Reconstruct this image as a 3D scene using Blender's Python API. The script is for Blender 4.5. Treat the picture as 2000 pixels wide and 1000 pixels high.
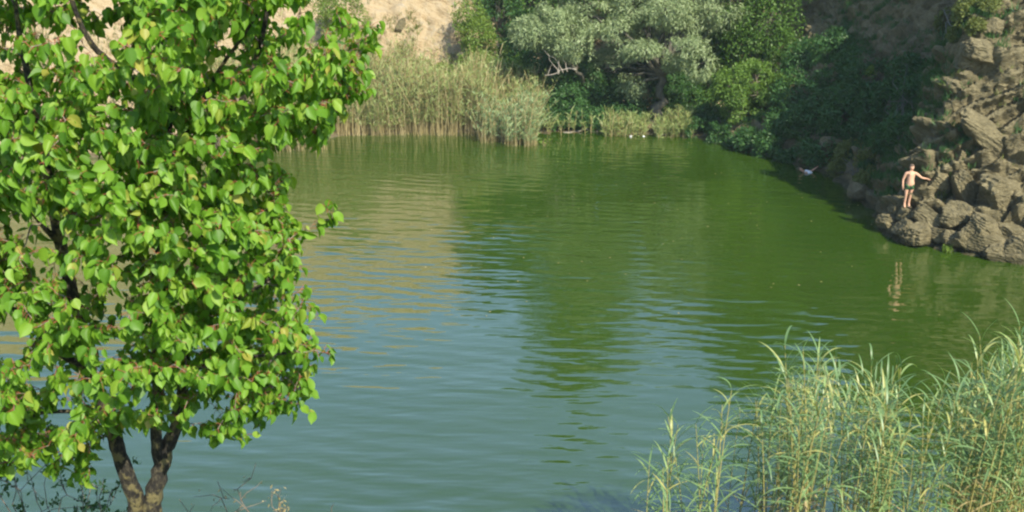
import bpy, math, random
import numpy as np
from mathutils import Vector, Matrix
from mathutils.bvhtree import BVHTree

# ------------------------------------------------------------------ camera, sky, sun, exposure
for o in list(bpy.data.objects):
    bpy.data.objects.remove(o)
SC = bpy.context.scene
COL = SC.collection
CAM_H = 12.8
PITCH = math.radians(18.3)
FPX = 1963.0
cam_d = bpy.data.cameras.new("camera")
cam_d.sensor_width = 36.0
cam_d.lens = 36.0 * FPX / 2000.0
cam_d.clip_start = 0.05
cam_d.clip_end = 2000
cam = bpy.data.objects.new("camera", cam_d)
cam.location = (0, 0, CAM_H)
cam.rotation_euler = (math.pi / 2 - PITCH, 0, 0)
COL.objects.link(cam)
SC.camera = cam

SUN_AZ = math.radians(148)          # clockwise from +Y (the view direction); behind the camera, to its right
SUN_EL = math.radians(42)
SV = Vector((math.sin(SUN_AZ) * math.cos(SUN_EL), math.cos(SUN_AZ) * math.cos(SUN_EL), math.sin(SUN_EL)))
world = bpy.data.worlds.new("World")
SC.world = world
world.use_nodes = True
wn = world.node_tree.nodes
sky = wn.new("ShaderNodeTexSky")
sky.sky_type = 'NISHITA'
sky.sun_disc = False
sky.sun_elevation = SUN_EL
sky.sun_rotation = SUN_AZ
sky.air_density = 1.2
sky.dust_density = 0.8
sky.ozone_density = 3.0
bgn = wn["Background"]
bgn.inputs["Strength"].default_value = 0.15
world.node_tree.links.new(sky.outputs[0], bgn.inputs[0])
sun_d = bpy.data.lights.new("sun", 'SUN')
sun_d.energy = 4.8
sun_d.angle = math.radians(0.5)
sun_d.color = (1.0, 0.92, 0.74)
sun = bpy.data.objects.new("sun", sun_d)
sun.rotation_euler = SV.to_track_quat('Z', 'Y').to_euler()
sun.location = (20, -20, 40)
COL.objects.link(sun)
SC.view_settings.view_transform = 'Standard'
SC.view_settings.look = 'None'
SC.view_settings.exposure = 1.0
SC.view_settings.gamma = 1.0
SC.cycles.filter_width = 2.3
SC.cycles.max_bounces = 8
SC.cycles.diffuse_bounces = 5
SC.cycles.transmission_bounces = 5
SC.cycles.use_denoising = True

# ------------------------------------------------------------------ helpers
def ray(px, py):
    a = (px - 1000.0) / FPX
    b = -(py - 500.0) / FPX
    c, s = math.cos(PITCH), math.sin(PITCH)
    return Vector((a, c + b * s, -s + b * c))

def P(px, py, Y):                     # a point seen at a pixel, Y metres in front of the viewer
    r = ray(px, py)
    t = Y / r.y
    return Vector((r.x * t, Y, CAM_H + r.z * t))

def W(px, py):                        # a point on the water
    r = ray(px, py)
    t = CAM_H / -r.z
    return Vector((r.x * t, r.y * t, 0))

def hsh(ix, iy, iz, seed):
    n = (ix.astype(np.int64) * 374761393 + iy.astype(np.int64) * 668265263 + iz.astype(np.int64) * 2147483647 + seed * 974711) & 0xffffffff
    n = ((n ^ (n >> 13)) * 1274126177) & 0xffffffff
    n = ((n ^ (n >> 16)) * 2246822519) & 0xffffffff
    return ((n ^ (n >> 15)) & 0xffffff) / float(0xffffff)

def vnoise(p, seed=0):
    i = np.floor(p).astype(np.int64)
    f = p - i
    f = f * f * (3 - 2 * f)
    r = 0
    for dx in (0, 1):
        for dy in (0, 1):
            for dz in (0, 1):
                w = (f[:, 0] if dx else 1 - f[:, 0]) * (f[:, 1] if dy else 1 - f[:, 1]) * (f[:, 2] if dz else 1 - f[:, 2])
                r = r + w * hsh(i[:, 0] + dx, i[:, 1] + dy, i[:, 2] + dz, seed)
    return r * 2 - 1

def fbm(p, octs=4, seed=0, gain=0.5):
    a, r, n = 1.0, 0, 0
    for k in range(octs):
        r = r + a * vnoise(p * (2.03 ** k) + 17.3 * k, seed + k)
        n += a
        a *= gain
    return r / n

def cellnoise(p, seed=0):             # (F1, F2-F1, cell id value)
    i = np.floor(p).astype(np.int64)
    f1 = np.full(len(p), 9.0); f2 = np.full(len(p), 9.0); cid = np.zeros(len(p))
    for dx in (-1, 0, 1):
        for dy in (-1, 0, 1):
            for dz in (-1, 0, 1):
                a, b, c = i[:, 0] + dx, i[:, 1] + dy, i[:, 2] + dz
                q = np.stack([a + hsh(a, b, c, seed + 1), b + hsh(a, b, c, seed + 2), c + hsh(a, b, c, seed + 3)], 1)
                d = np.linalg.norm(q - p, axis=1)
                m = d < f1
                f2 = np.where(m, f1, np.minimum(f2, d))
                cid = np.where(m, hsh(a, b, c, seed + 4), cid)
                f1 = np.where(m, d, f1)
    return f1, f2 - f1, cid

def nrm(v):
    return v / np.maximum(np.linalg.norm(v, axis=-1, keepdims=True), 1e-9)

class MB:                              # collects geometry, links it as one mesh object
    def __init__(self):
        self.v, self.f, self.m, self.n = [], [], [], 0
    def add(self, v, faces, mat=0):
        v = np.asarray(v, float).reshape(-1, 3)
        self.v.append(v)
        if len(faces):
            f = np.asarray(faces, int) + self.n
            self.f.append(f)
            self.m.append(np.full(len(f), mat))
        self.n += len(v)
    def tube(self, pts, rad, sides=7, mat=0, wob=0.0, seed=0):
        pts = np.asarray([list(p) for p in pts], float)
        n = len(pts)
        rad = np.asarray(rad, float)
        tg = nrm(np.gradient(pts, axis=0))
        ref = np.array([0.3, 0.2, 1.0]) if abs(tg[:, 2]).mean() < 0.8 else np.array([1.0, 0.3, 0.1])
        u = nrm(np.cross(tg, ref))
        w = np.cross(tg, u)
        a = np.linspace(0, 2 * np.pi, sides, endpoint=False)
        r = rad[:, None] * np.ones(sides)
        if wob:
            rg = np.random.default_rng(seed)
            r = r * (1 + wob * rg.uniform(-1, 1, (n, sides)))
        ring = pts[:, None] + r[..., None] * (np.cos(a)[None, :, None] * u[:, None] + np.sin(a)[None, :, None] * w[:, None])
        fs = []
        for i in range(n - 1):
            for j in range(sides):
                k = (j + 1) % sides
                fs.append((i * sides + j, i * sides + k, (i + 1) * sides + k, (i + 1) * sides + j))
        self.add(ring.reshape(-1, 3), fs, mat)
    def leaves(self, pos, d, nn, L, Wd, tpl, faces, mat=0):
        # tpl: (k,3) as (across, along, out) in unit leaf
        d = nrm(d)
        nn = nn - d * (nn * d).sum(1, keepdims=True)
        nn = nrm(nn)
        s = np.cross(d, nn)
        L = np.broadcast_to(L, (len(pos),)); Wd = np.broadcast_to(Wd, (len(pos),))
        v = (pos[:, None] + tpl[None, :, 0, None] * (Wd[:, None] * s)[:, None] + tpl[None, :, 1, None] * (L[:, None] * d)[:, None]
             + tpl[None, :, 2, None] * (L[:, None] * nn)[:, None])
        k = len(tpl)
        f = np.asarray(faces)[None] + (np.arange(len(pos)) * k)[:, None, None]
        self.add(v.reshape(-1, 3), f.reshape(-1, f.shape[-1]), mat)
    def build(self, name, mats, parent=None, smooth=True):
        me = bpy.data.meshes.new(name)
        v = np.concatenate(self.v)
        nf = sum(len(f) for f in self.f)
        tot = np.concatenate([np.full(len(f), f.shape[1]) for f in self.f])
        loops = np.concatenate([f.reshape(-1) for f in self.f])
        me.vertices.add(len(v)); me.vertices.foreach_set("co", v.reshape(-1))
        me.loops.add(len(loops)); me.loops.foreach_set("vertex_index", loops.astype(np.int32))
        me.polygons.add(nf)
        me.polygons.foreach_set("loop_start", np.concatenate([[0], np.cumsum(tot)[:-1]]).astype(np.int32))
        me.polygons.foreach_set("loop_total", tot.astype(np.int32))
        me.polygons.foreach_set("material_index", np.concatenate(self.m).astype(np.int32))
        me.polygons.foreach_set("use_smooth", np.full(nf, smooth))
        me.update(calc_edges=True)
        for m in (mats if isinstance(mats, (list, tuple)) else [mats]):
            me.materials.append(m)
        ob = bpy.data.objects.new(name, me)
        COL.objects.link(ob)
        if parent is not None:
            ob.parent = parent
            ob.location = (0, 0, 0)
            # geometry is given in world space: move it under the parent's base
            me.transform(Matrix.Translation(-Vector(parent.location)))
        return ob

def tag(o, label=None, cat=None, group=None, kind=None):
    if label: o["label"] = label
    if cat: o["category"] = cat
    if group: o["group"] = group
    if kind: o["kind"] = kind
    return o

def thing(name, loc, label, cat, group=None):
    o = bpy.data.objects.new(name, None)
    o.empty_display_size = 0.2
    o.location = loc
    COL.objects.link(o)
    return tag(o, label, cat, group)

def origin_to(o, loc):
    loc = Vector(loc)
    o.data.transform(Matrix.Translation(-loc))
    o.location = loc

def copy_tree(o, parent=None):
    c = o.copy()
    COL.objects.link(c)
    if parent is not None: c.parent = parent
    for ch in o.children:
        copy_tree(ch, c)
    return c

# ------------------------------------------------------------------ materials
def mat(name):
    m = bpy.data.materials.new(name)
    m.use_nodes = True
    nt = m.node_tree
    for n in list(nt.nodes): nt.nodes.remove(n)
    out = nt.nodes.new("ShaderNodeOutputMaterial")
    return m, nt, out

def N(nt, t, **kw):
    n = nt.nodes.new(t)
    for k, v in kw.items():
        if k in n.inputs.keys(): n.inputs[k].default_value = v
        else: setattr(n, k, v)
    return n

def ramp(nt, stops, fac=None, interp='LINEAR'):
    r = nt.nodes.new("ShaderNodeValToRGB")
    r.color_ramp.interpolation = interp
    e = r.color_ramp.elements
    while len(e) > 1: e.remove(e[-1])
    e[0].position = stops[0][0]; e[0].color = (*stops[0][1], 1)
    for p, c in stops[1:]:
        k = e.new(p); k.color = (*c, 1)
    if fac is not None: nt.links.new(fac, r.inputs[0])
    return r

def leaf_mat(name, stops, transl=0.35, tcol=None, rough=0.5, spec=0.3, patch=0.0, patch_scale=0.5):
    m, nt, out = mat(name)
    geo = N(nt, "ShaderNodeNewGeometry")
    fac = geo.outputs["Random Per Island"]
    if patch:
        tc = N(nt, "ShaderNodeTexCoord")
        nz = N(nt, "ShaderNodeTexNoise", Scale=patch_scale, Detail=2.0)
        nt.links.new(tc.outputs["Object"], nz.inputs["Vector"])
        mx = N(nt, "ShaderNodeMix"); mx.inputs[0].default_value = patch
        nt.links.new(fac, mx.inputs[2]); nt.links.new(nz.outputs["Fac"], mx.inputs[3])
        fac = mx.outputs[0]
    r = ramp(nt, stops, fac)
    pb = N(nt, "ShaderNodeBsdfPrincipled", Roughness=rough)
    pb.inputs["Specular IOR Level"].default_value = spec
    nt.links.new(r.outputs[0], pb.inputs["Base Color"])
    tr = N(nt, "ShaderNodeBsdfTranslucent")
    hs = N(nt, "ShaderNodeMix", data_type='RGBA', blend_type='MULTIPLY')
    hs.inputs[0].default_value = 1.0
    nt.links.new(r.outputs[0], hs.inputs[6])
    hs.inputs[7].default_value = (*(tcol or (1.5, 1.4, 0.5)), 1)
    nt.links.new(hs.outputs[2], tr.inputs[0])
    ms = N(nt, "ShaderNodeMixShader"); ms.inputs[0].default_value = transl
    nt.links.new(pb.outputs[0], ms.inputs[1]); nt.links.new(tr.outputs[0], ms.inputs[2])
    nt.links.new(ms.outputs[0], out.inputs[0])
    return m

def bark_mat(name, c1, c2, scale=18, bump=0.4, stretch=0.25):
    m, nt, out = mat(name)
    tc = N(nt, "ShaderNodeTexCoord")
    mp = N(nt, "ShaderNodeMapping"); mp.inputs["Scale"].default_value = (1, 1, stretch)
    nt.links.new(tc.outputs["Object"], mp.inputs[0])
    nz = N(nt, "ShaderNodeTexNoise", Scale=scale, Detail=6.0, Roughness=0.65)
    nt.links.new(mp.outputs[0], nz.inputs["Vector"])
    r = ramp(nt, [(0.3, c1), (0.7, c2)], nz.outputs["Fac"])
    pb = N(nt, "ShaderNodeBsdfPrincipled", Roughness=0.85)
    nt.links.new(r.outputs[0], pb.inputs["Base Color"])
    bp = N(nt, "ShaderNodeBump", Strength=bump, Distance=0.02)
    nt.links.new(nz.outputs["Fac"], bp.inputs["Height"]); nt.links.new(bp.outputs[0], pb.inputs["Normal"])
    nt.links.new(pb.outputs[0], out.inputs[0])
    return m

def plain_mat(name, c, rough=0.7, var=0.15, scale=8):
    return bark_mat(name, tuple(x * (1 - var) for x in c), tuple(x * (1 + var) for x in c), scale, 0.1, 1.0)

def rock_mat(name, stops, bed=(0.35, 0.25, 0.9), bedscale=2.2, tuft=None, tuft_thr=0.55, bump=0.6, bedmix=0.55, crack=1.2, crackh=0.35, depth=0.12):
    """bedded, jointed rock with blotches; optionally soil and dry turf where the ground is flatter"""
    m, nt, out = mat(name)
    tc = N(nt, "ShaderNodeTexCoord")
    crd = tc.outputs["Object"]
    n1 = N(nt, "ShaderNodeTexNoise", Scale=0.35, Detail=3.0); nt.links.new(crd, n1.inputs["Vector"])
    dt = N(nt, "ShaderNodeVectorMath", operation='DOT_PRODUCT'); dt.inputs[1].default_value = bed
    nt.links.new(crd, dt.inputs[0])
    ad = N(nt, "ShaderNodeMath", operation='MULTIPLY_ADD'); ad.inputs[1].default_value = 1.6
    nt.links.new(n1.outputs["Fac"], ad.inputs[0]); nt.links.new(dt.outputs["Value"], ad.inputs[2])
    cx = N(nt, "ShaderNodeCombineXYZ"); nt.links.new(ad.outputs[0], cx.inputs[0])
    nb = N(nt, "ShaderNodeTexNoise", Scale=bedscale, Detail=5.0, Roughness=0.6); nt.links.new(cx.outputs[0], nb.inputs["Vector"])
    n2 = N(nt, "ShaderNodeTexNoise", Scale=1.3, Detail=8.0, Roughness=0.65); nt.links.new(crd, n2.inputs["Vector"])
    n3 = N(nt, "ShaderNodeTexNoise", Scale=9.0, Detail=6.0, Roughness=0.7); nt.links.new(crd, n3.inputs["Vector"])
    mx = N(nt, "ShaderNodeMix"); mx.inputs[0].default_value = bedmix
    nt.links.new(nb.outputs["Fac"], mx.inputs[2]); nt.links.new(n2.outputs["Fac"], mx.inputs[3])
    mx2 = N(nt, "ShaderNodeMix"); mx2.inputs[0].default_value = 0.3
    nt.links.new(mx.outputs[0], mx2.inputs[2]); nt.links.new(n3.outputs["Fac"], mx2.inputs[3])
    r = ramp(nt, stops, mx2.outputs[0])
    col = r.outputs[0]
    if tuft:
        geo = N(nt, "ShaderNodeNewGeometry")
        sp = N(nt, "ShaderNodeSeparateXYZ"); nt.links.new(geo.outputs["Normal"], sp.inputs[0])
        ma = N(nt, "ShaderNodeMath", operation='MULTIPLY_ADD'); ma.inputs[1].default_value = 0.7
        nt.links.new(n2.outputs["Fac"], ma.inputs[0]); nt.links.new(sp.outputs[2], ma.inputs[2])
        rr = ramp(nt, [(tuft_thr + 0.28, (0, 0, 0)), (tuft_thr + 0.5, (1, 1, 1))], ma.outputs[0])
        cr = ramp(nt, [(0.3, tuft[0]), (0.7, tuft[1])], n3.outputs["Fac"])
        mc = N(nt, "ShaderNodeMix", data_type='RGBA')
        nt.links.new(rr.outputs[0], mc.inputs[0]); nt.links.new(col, mc.inputs[6]); nt.links.new(cr.outputs[0], mc.inputs[7])
        col = mc.outputs[2]
    gp = N(nt, "ShaderNodeNewGeometry"); gz = N(nt, "ShaderNodeSeparateXYZ"); nt.links.new(gp.outputs["Position"], gz.inputs[0])
    wz = N(nt, "ShaderNodeMath", operation='MULTIPLY_ADD'); wz.inputs[1].default_value = -0.35
    nt.links.new(n2.outputs["Fac"], wz.inputs[0]); nt.links.new(gz.outputs[2], wz.inputs[2])
    wr = ramp(nt, [(0.0, (.38, .4, .36)), (0.12, (1, 1, 1))], wz.outputs[0])
    wm_ = N(nt, "ShaderNodeMix", data_type='RGBA', blend_type='MULTIPLY'); wm_.inputs[0].default_value = 1.0
    nt.links.new(col, wm_.inputs[6]); nt.links.new(wr.outputs[0], wm_.inputs[7]); col = wm_.outputs[2]
    pb = N(nt, "ShaderNodeBsdfPrincipled", Roughness=0.9)
    pb.inputs["Specular IOR Level"].default_value = 0.2
    nt.links.new(col, pb.inputs["Base Color"])
    bp = N(nt, "ShaderNodeBump", Strength=bump, Distance=depth)
    # joints: narrow open cracks between angular blocks, and a gritty surface
    wp = N(nt, "ShaderNodeMix", data_type='VECTOR'); wp.inputs[0].default_value = 0.18
    nw = N(nt, "ShaderNodeTexNoise", Scale=1.2, Detail=4.0); nt.links.new(crd, nw.inputs["Vector"])
    nt.links.new(crd, wp.inputs[4]); nt.links.new(nw.outputs["Color"], wp.inputs[5])
    mpv = N(nt, "ShaderNodeMapping"); mpv.inputs["Rotation"].default_value = (0.2, math.radians(38), 0); mpv.inputs["Scale"].default_value = (crack * .6, crack, crack * 1.9)
    nt.links.new(wp.outputs[1], mpv.inputs[0])
    vo = N(nt, "ShaderNodeTexVoronoi", feature='DISTANCE_TO_EDGE'); nt.links.new(mpv.outputs[0], vo.inputs["Vector"])
    cm_ = N(nt, "ShaderNodeMath", operation='MULTIPLY', use_clamp=True); cm_.inputs[1].default_value = 9.0
    nt.links.new(vo.outputs["Distance"], cm_.inputs[0])
    hs_ = N(nt, "ShaderNodeMath", operation='MULTIPLY_ADD'); hs_.inputs[1].default_value = crackh
    nt.links.new(cm_.outputs[0], hs_.inputs[0]); nt.links.new(mx2.outputs[0], hs_.inputs[2])
    nt.links.new(hs_.outputs[0], bp.inputs["Height"]); nt.links.new(bp.outputs[0], pb.inputs["Normal"])
    nt.links.new(pb.outputs[0], out.inputs[0])
    return m

M = {}
M['rock'] = rock_mat("grey_brown_rock", [(0.32, (.04, .035, .02)), (0.44, (.098, .085, .047)), (0.56, (.165, .142, .08)), (0.72, (.28, .245, .15))],
                     bed=(0.6, -0.2, 0.75), bedscale=2.0, tuft=((.045, .06, .018), (.10, .10, .035)), tuft_thr=0.72, bump=1.0, bedmix=.6, crack=1.0, crackh=.2)
M['boulder'] = rock_mat("pale_boulder_rock", [(0.32, (.045, .042, .026)), (0.45, (.105, .097, .058)), (0.56, (.165, .152, .093)), (0.72, (.29, .265, .175))], bed=(0.6, -0.2, 0.75), bedscale=3, bump=.6, bedmix=.3, crack=.6, crackh=.10)
M['sandstone'] = rock_mat("tan_sandstone", [(0.36, (.11, .08, .045)), (0.43, (.25, .185, .10)), (0.48, (.36, .275, .16)), (0.53, (.40, .32, .20)), (0.58, (.34, .285, .205)), (0.66, (.50, .455, .36))],
                          bed=(0.45, 0.1, 0.85), bedscale=4.5, tuft=((.13, .14, .05), (.24, .2, .1)), tuft_thr=0.85, bump=1.0, bedmix=.5, crack=.3, crackh=.05, depth=.55)
M['soil'] = rock_mat("bank_soil", [(0.3, (.06, .05, .03)), (0.5, (.13, .11, .06)), (0.72, (.22, .18, .1))], tuft=((.05, .08, .02), (.12, .13, .04)), tuft_thr=0.3)

def water_material():
    m, nt, out = mat("green_lake_water")
    tc = N(nt, "ShaderNodeTexCoord")
    def ripple(rot, sx, sy, detail, rough=0.5, dist=0.0):
        mp = N(nt, "ShaderNodeMapping")
        mp.inputs["Rotation"].default_value = (0, 0, math.radians(rot))
        mp.inputs["Scale"].default_value = (sx, sy, 1)
        nt.links.new(tc.outputs["Object"], mp.inputs[0])
        nz = N(nt, "ShaderNodeTexNoise", Scale=1.0, Detail=detail, Roughness=rough, Distortion=dist)
        nt.links.new(mp.outputs[0], nz.inputs["Vector"])
        return nz.outputs["Fac"]
    a = ripple(15, 0.36, 1.25, 1.5, 0.45, 0.5)        # main ripples, crests nearly across the view
    b = ripple(6, 1.0, 3.4, 1.0)
    c = ripple(20, 0.10, 0.35, 1.0)                   # long swell
    d = ripple(0, 0.05, 0.09, 2.0)                    # where the wind touches
    pr = ramp(nt, [(0.38, (.25, .25, .25)), (0.62, (1, 1, 1))], d)
    def mul(x, k):
        n = N(nt, "ShaderNodeMath", operation='MULTIPLY'); nt.links.new(x, n.inputs[0])
        if isinstance(k, float): n.inputs[1].default_value = k
        else: nt.links.new(k, n.inputs[1])
        return n.outputs[0]
    def plus(x, y):
        n = N(nt, "ShaderNodeMath", operation='ADD'); nt.links.new(x, n.inputs[0]); nt.links.new(y, n.inputs[1]); return n.outputs[0]
    fine = mul(plus(a, mul(b, 0.35)), pr.outputs[0])
    mpw = N(nt, "ShaderNodeMapping"); mpw.inputs["Rotation"].default_value = (0, 0, math.radians(16)); nt.links.new(tc.outputs["Object"], mpw.inputs[0])
    wv = N(nt, "ShaderNodeTexWave", Scale=.42, Distortion=5.0, Detail=2.0); wv.bands_direction = 'Y'
    wv.inputs["Detail Scale"].default_value = .5
    nt.links.new(mpw.outputs[0], wv.inputs["Vector"])
    hgt = plus(plus(fine, mul(mul(wv.outputs["Fac"], .16), pr.outputs[0])), mul(c, .7))
    bp = N(nt, "ShaderNodeBump", Strength=1.0, Distance=0.065)
    nt.links.new(hgt, bp.inputs["Height"])
    pb = N(nt, "ShaderNodeBsdfPrincipled", Roughness=0.02, IOR=1.7)
    pb.inputs["Specular IOR Level"].default_value = 1.0
    nb = N(nt, "ShaderNodeTexNoise", Scale=0.06, Detail=2.0); nt.links.new(tc.outputs["Object"], nb.inputs["Vector"])
    cr = ramp(nt, [(0.35, (.023, .051, .004)), (0.65, (.028, .058, .005))], nb.outputs["Fac"])
    nt.links.new(cr.outputs[0], pb.inputs["Base Color"])
    nt.links.new(bp.outputs[0], pb.inputs["Normal"])
    nt.links.new(pb.outputs[0], out.inputs[0])
    return m
M['water'] = water_material()

M['fgleaf'] = leaf_mat("apricot_leaf", [(0.0, (.06, .155, .012)), (0.4, (.115, .25, .02)), (0.75, (.165, .31, .028)), (0.96, (.21, .33, .04)), (1.0, (.32, .30, .06))], 0.45, (1.5, 1.4, .35), 0.5, 0.35)
M['petiole'] = plain_mat("red_petiole", (.22, .07, .03))
def apricot_bark():
    m, nt, out = mat("dark_scaly_bark")
    tc = N(nt, "ShaderNodeTexCoord")
    mp = N(nt, "ShaderNodeMapping"); mp.inputs["Scale"].default_value = (1, 1, .45); nt.links.new(tc.outputs["Object"], mp.inputs[0])
    n1 = N(nt, "ShaderNodeTexNoise", Scale=60.0, Detail=6.0, Roughness=.7); nt.links.new(mp.outputs[0], n1.inputs["Vector"])
    n2 = N(nt, "ShaderNodeTexNoise", Scale=16.0, Detail=4.0, Roughness=.6); nt.links.new(tc.outputs["Object"], n2.inputs["Vector"])
    r1 = ramp(nt, [(.42, (.008, .007, .006)), (.54, (.035, .03, .02)), (.66, (.11, .095, .06))], n1.outputs["Fac"])
    r2 = ramp(nt, [(.52, (0, 0, 0)), (.60, (1, 1, 1))], n2.outputs["Fac"])
    mx = N(nt, "ShaderNodeMix", data_type='RGBA'); nt.links.new(r2.outputs[0], mx.inputs[0]); nt.links.new(r1.outputs[0], mx.inputs[6]); mx.inputs[7].default_value = (.17, .145, .06, 1)
    pb = N(nt, "ShaderNodeBsdfPrincipled", Roughness=.9); nt.links.new(mx.outputs[2], pb.inputs["Base Color"])
    ad = N(nt, "ShaderNodeMath", operation='MULTIPLY_ADD'); ad.inputs[1].default_value = .8
    nt.links.new(n2.outputs["Fac"], ad.inputs[0]); nt.links.new(n1.outputs["Fac"], ad.inputs[2])
    bp = N(nt, "ShaderNodeBump", Strength=1.0, Distance=.03); nt.links.new(ad.outputs[0], bp.inputs["Height"]); nt.links.new(bp.outputs[0], pb.inputs["Normal"])
    nt.links.new(pb.outputs[0], out.inputs[0])
    return m
M['bark'] = apricot_bark()
M['twig'] = bark_mat("grey_twig_bark", (.10, .085, .065), (.24, .2, .16), 20, 0.3)
M['palewood'] = bark_mat("bleached_wood", (.17, .15, .12), (.33, .3, .25), 10, 0.3)
M['willowbark'] = bark_mat("willow_bark", (.035, .035, .025), (.12, .11, .08), 5, 0.8)
M['willow'] = leaf_mat("silver_willow_leaf", [(0, (.14, .20, .085)), (0.5, (.225, .29, .135)), (1.0, (.32, .39, .2))], 0.28, (1.1, 1.15, .7), 0.5, 0.4, 0.35)
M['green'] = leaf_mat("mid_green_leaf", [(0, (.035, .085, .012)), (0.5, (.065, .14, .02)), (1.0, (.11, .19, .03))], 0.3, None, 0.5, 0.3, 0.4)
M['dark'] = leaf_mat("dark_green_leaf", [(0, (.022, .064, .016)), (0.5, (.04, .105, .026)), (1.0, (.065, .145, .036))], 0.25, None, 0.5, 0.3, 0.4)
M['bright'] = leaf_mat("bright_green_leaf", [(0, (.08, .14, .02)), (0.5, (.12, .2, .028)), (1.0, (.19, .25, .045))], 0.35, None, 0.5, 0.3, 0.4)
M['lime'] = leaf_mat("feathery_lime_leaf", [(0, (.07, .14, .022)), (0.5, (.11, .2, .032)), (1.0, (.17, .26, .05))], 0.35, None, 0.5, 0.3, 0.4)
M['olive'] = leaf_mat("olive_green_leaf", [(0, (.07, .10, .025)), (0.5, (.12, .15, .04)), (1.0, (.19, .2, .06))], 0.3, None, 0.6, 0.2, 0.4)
M['dry'] = leaf_mat("dry_straw", [(0, (.2, .17, .07)), (0.5, (.32, .26, .12)), (1.0, (.44, .37, .2))], 0.3, (1.1, 1, .8), 0.6, 0.3)
M['reedleaf'] = leaf_mat("reed_leaf", [(0, (.105, .19, .075)), (0.5, (.165, .27, .115)), (0.85, (.25, .35, .13)), (1.0, (.46, .43, .15))], 0.35, (1.3, 1.3, .6), 0.4, 0.5)
M['reedstem'] = leaf_mat("reed_stem", [(0, (.16, .19, .055)), (0.5, (.30, .28, .10)), (1.0, (.44, .38, .17))], 0.0, None, 0.5, 0.3)
M['farreed'] = leaf_mat("far_reed_leaf", [(0, (.14, .19, .055)), (0.5, (.21, .27, .085)), (0.85, (.29, .33, .12)), (1.0, (.38, .36, .13))], 0.3, (1.2, 1.2, .7), 0.5, 0.4, 0.4, 0.35)
M['bluereed'] = leaf_mat("blue_green_reed_leaf", [(0, (.12, .20, .085)), (0.5, (.19, .28, .125)), (1.0, (.30, .36, .16))], 0.3, (1.2, 1.2, .7), 0.5, 0.4)

# ------------------------------------------------------------------ terrain: a loft round the lake
def sec(sh, d, prof, rock, hill):
    d = Vector(d).normalized()
    return dict(sh=(sh[0], sh[1]), d=(d.x, d.y), prof=prof, rock=rock, hill=hill)
U = [(-5, -2.5), (0, -0.04)]
NEAR = U + [(2.5, 1.3), (6.5, 3), (10.5, 6), (13.5, 8.4), (15.3, 10), (19.5, 11.1), (30, 12), (400, 16)]
TAN = U + [(3, .35), (6, 1.1), (9, 3), (14, 8), (19, 14), (25, 20), (32, 23), (400, 30)]
SADDLE = U + [(3, .5), (6, 1.2), (9, 2.5), (14, 5.5), (19, 9), (25, 12), (32, 13), (400, 22)]
WOOD = U + [(3, .8), (6, 2), (9, 4.5), (14, 10), (19, 17), (25, 23), (32, 25), (400, 30)]
COVE = U + [(2, 1.5), (4, 3.3), (6, 5.0), (8, 7), (10, 13), (14, 21), (19, 25), (400, 30)]
COVE2 = U + [(1.5, 1.2), (3, 3), (5, 5.2), (7, 8), (9.5, 14), (13, 21), (18, 25), (400, 30)]
TIPB = U + [(.8, 1.3), (1.7, 3), (2.8, 5.2), (4.3, 8), (6.5, 12), (10, 17), (17, 23), (400, 30)]
TIP = U + [(.7, .7), (1.4, 2.0), (2.3, 4.6), (3.6, 7.6), (5.5, 11), (9, 16), (16, 22), (400, 30)]
FRONT = U + [(1, .8), (2.2, 2), (4, 4.2), (6, 7), (8.5, 10.5), (12, 15), (18, 21), (400, 30)]
def w2(px, py):
    q = W(px, py); return (q.x, q.y)
SECS = [
    sec((6, 19.5), (0, -1), NEAR, 0, .25),
    sec((20, 19.5), (.25, -1), NEAR, 0, .25),
    sec((34, 24), (1, -.3), NEAR, .3, .3),
    sec((31, 33), (.85, .5), FRONT, 1, .3),
    sec(w2(2010, 512), (.8, .6), FRONT, 1, .3),
    sec(w2(1860, 492), (.8, .6), FRONT, 1, .3),
    sec(w2(1735, 462), (.85, .53), TIP, 1, .2),
    sec(w2(1695, 405), (.93, .36), TIPB, 1, .2),
    sec(w2(1640, 350), (.95, .3), COVE2, .8, .3),
    sec(w2(1560, 322), (.93, .37), COVE2, .7, .3),
    sec(w2(1450, 292), (.85, .53), COVE, .7, .3),
    sec(w2(1350, 268), (.6, .8), WOOD, .4, .4),
    sec(w2(1200, 262), (.2, 1), SADDLE, .1, .4),
    sec(w2(1040, 262), (0, 1), SADDLE, .1, .4),
    sec(w2(900, 258), (-.05, 1), TAN, .3, .4),
    sec(w2(700, 264), (-.15, 1), TAN, .3, .4),
    sec(w2(540, 282), (-.35, .93), TAN, .3, .4),
    sec(w2(300, 300), (-.5, .86), TAN, .3, .4),
    sec(w2(0, 325), (-.7, .7), TAN, .3, .4),
    sec((-36, 40), (-1, .1), TAN, .3, .35),
    sec((-34, 24), (-.9, -.5), NEAR, .1, .3),
    sec((-16, 19.5), (-.25, -1), NEAR, 0, .25),
]
NSEG = [24, 16, 16, 70, 90, 90, 90, 80, 60, 50, 50, 50, 50, 60, 80, 80, 50, 50, 30, 16, 16, 24]
KROW = [3, 10, 20, 26, 30, 32, 30, 22, 10, 5]
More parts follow.
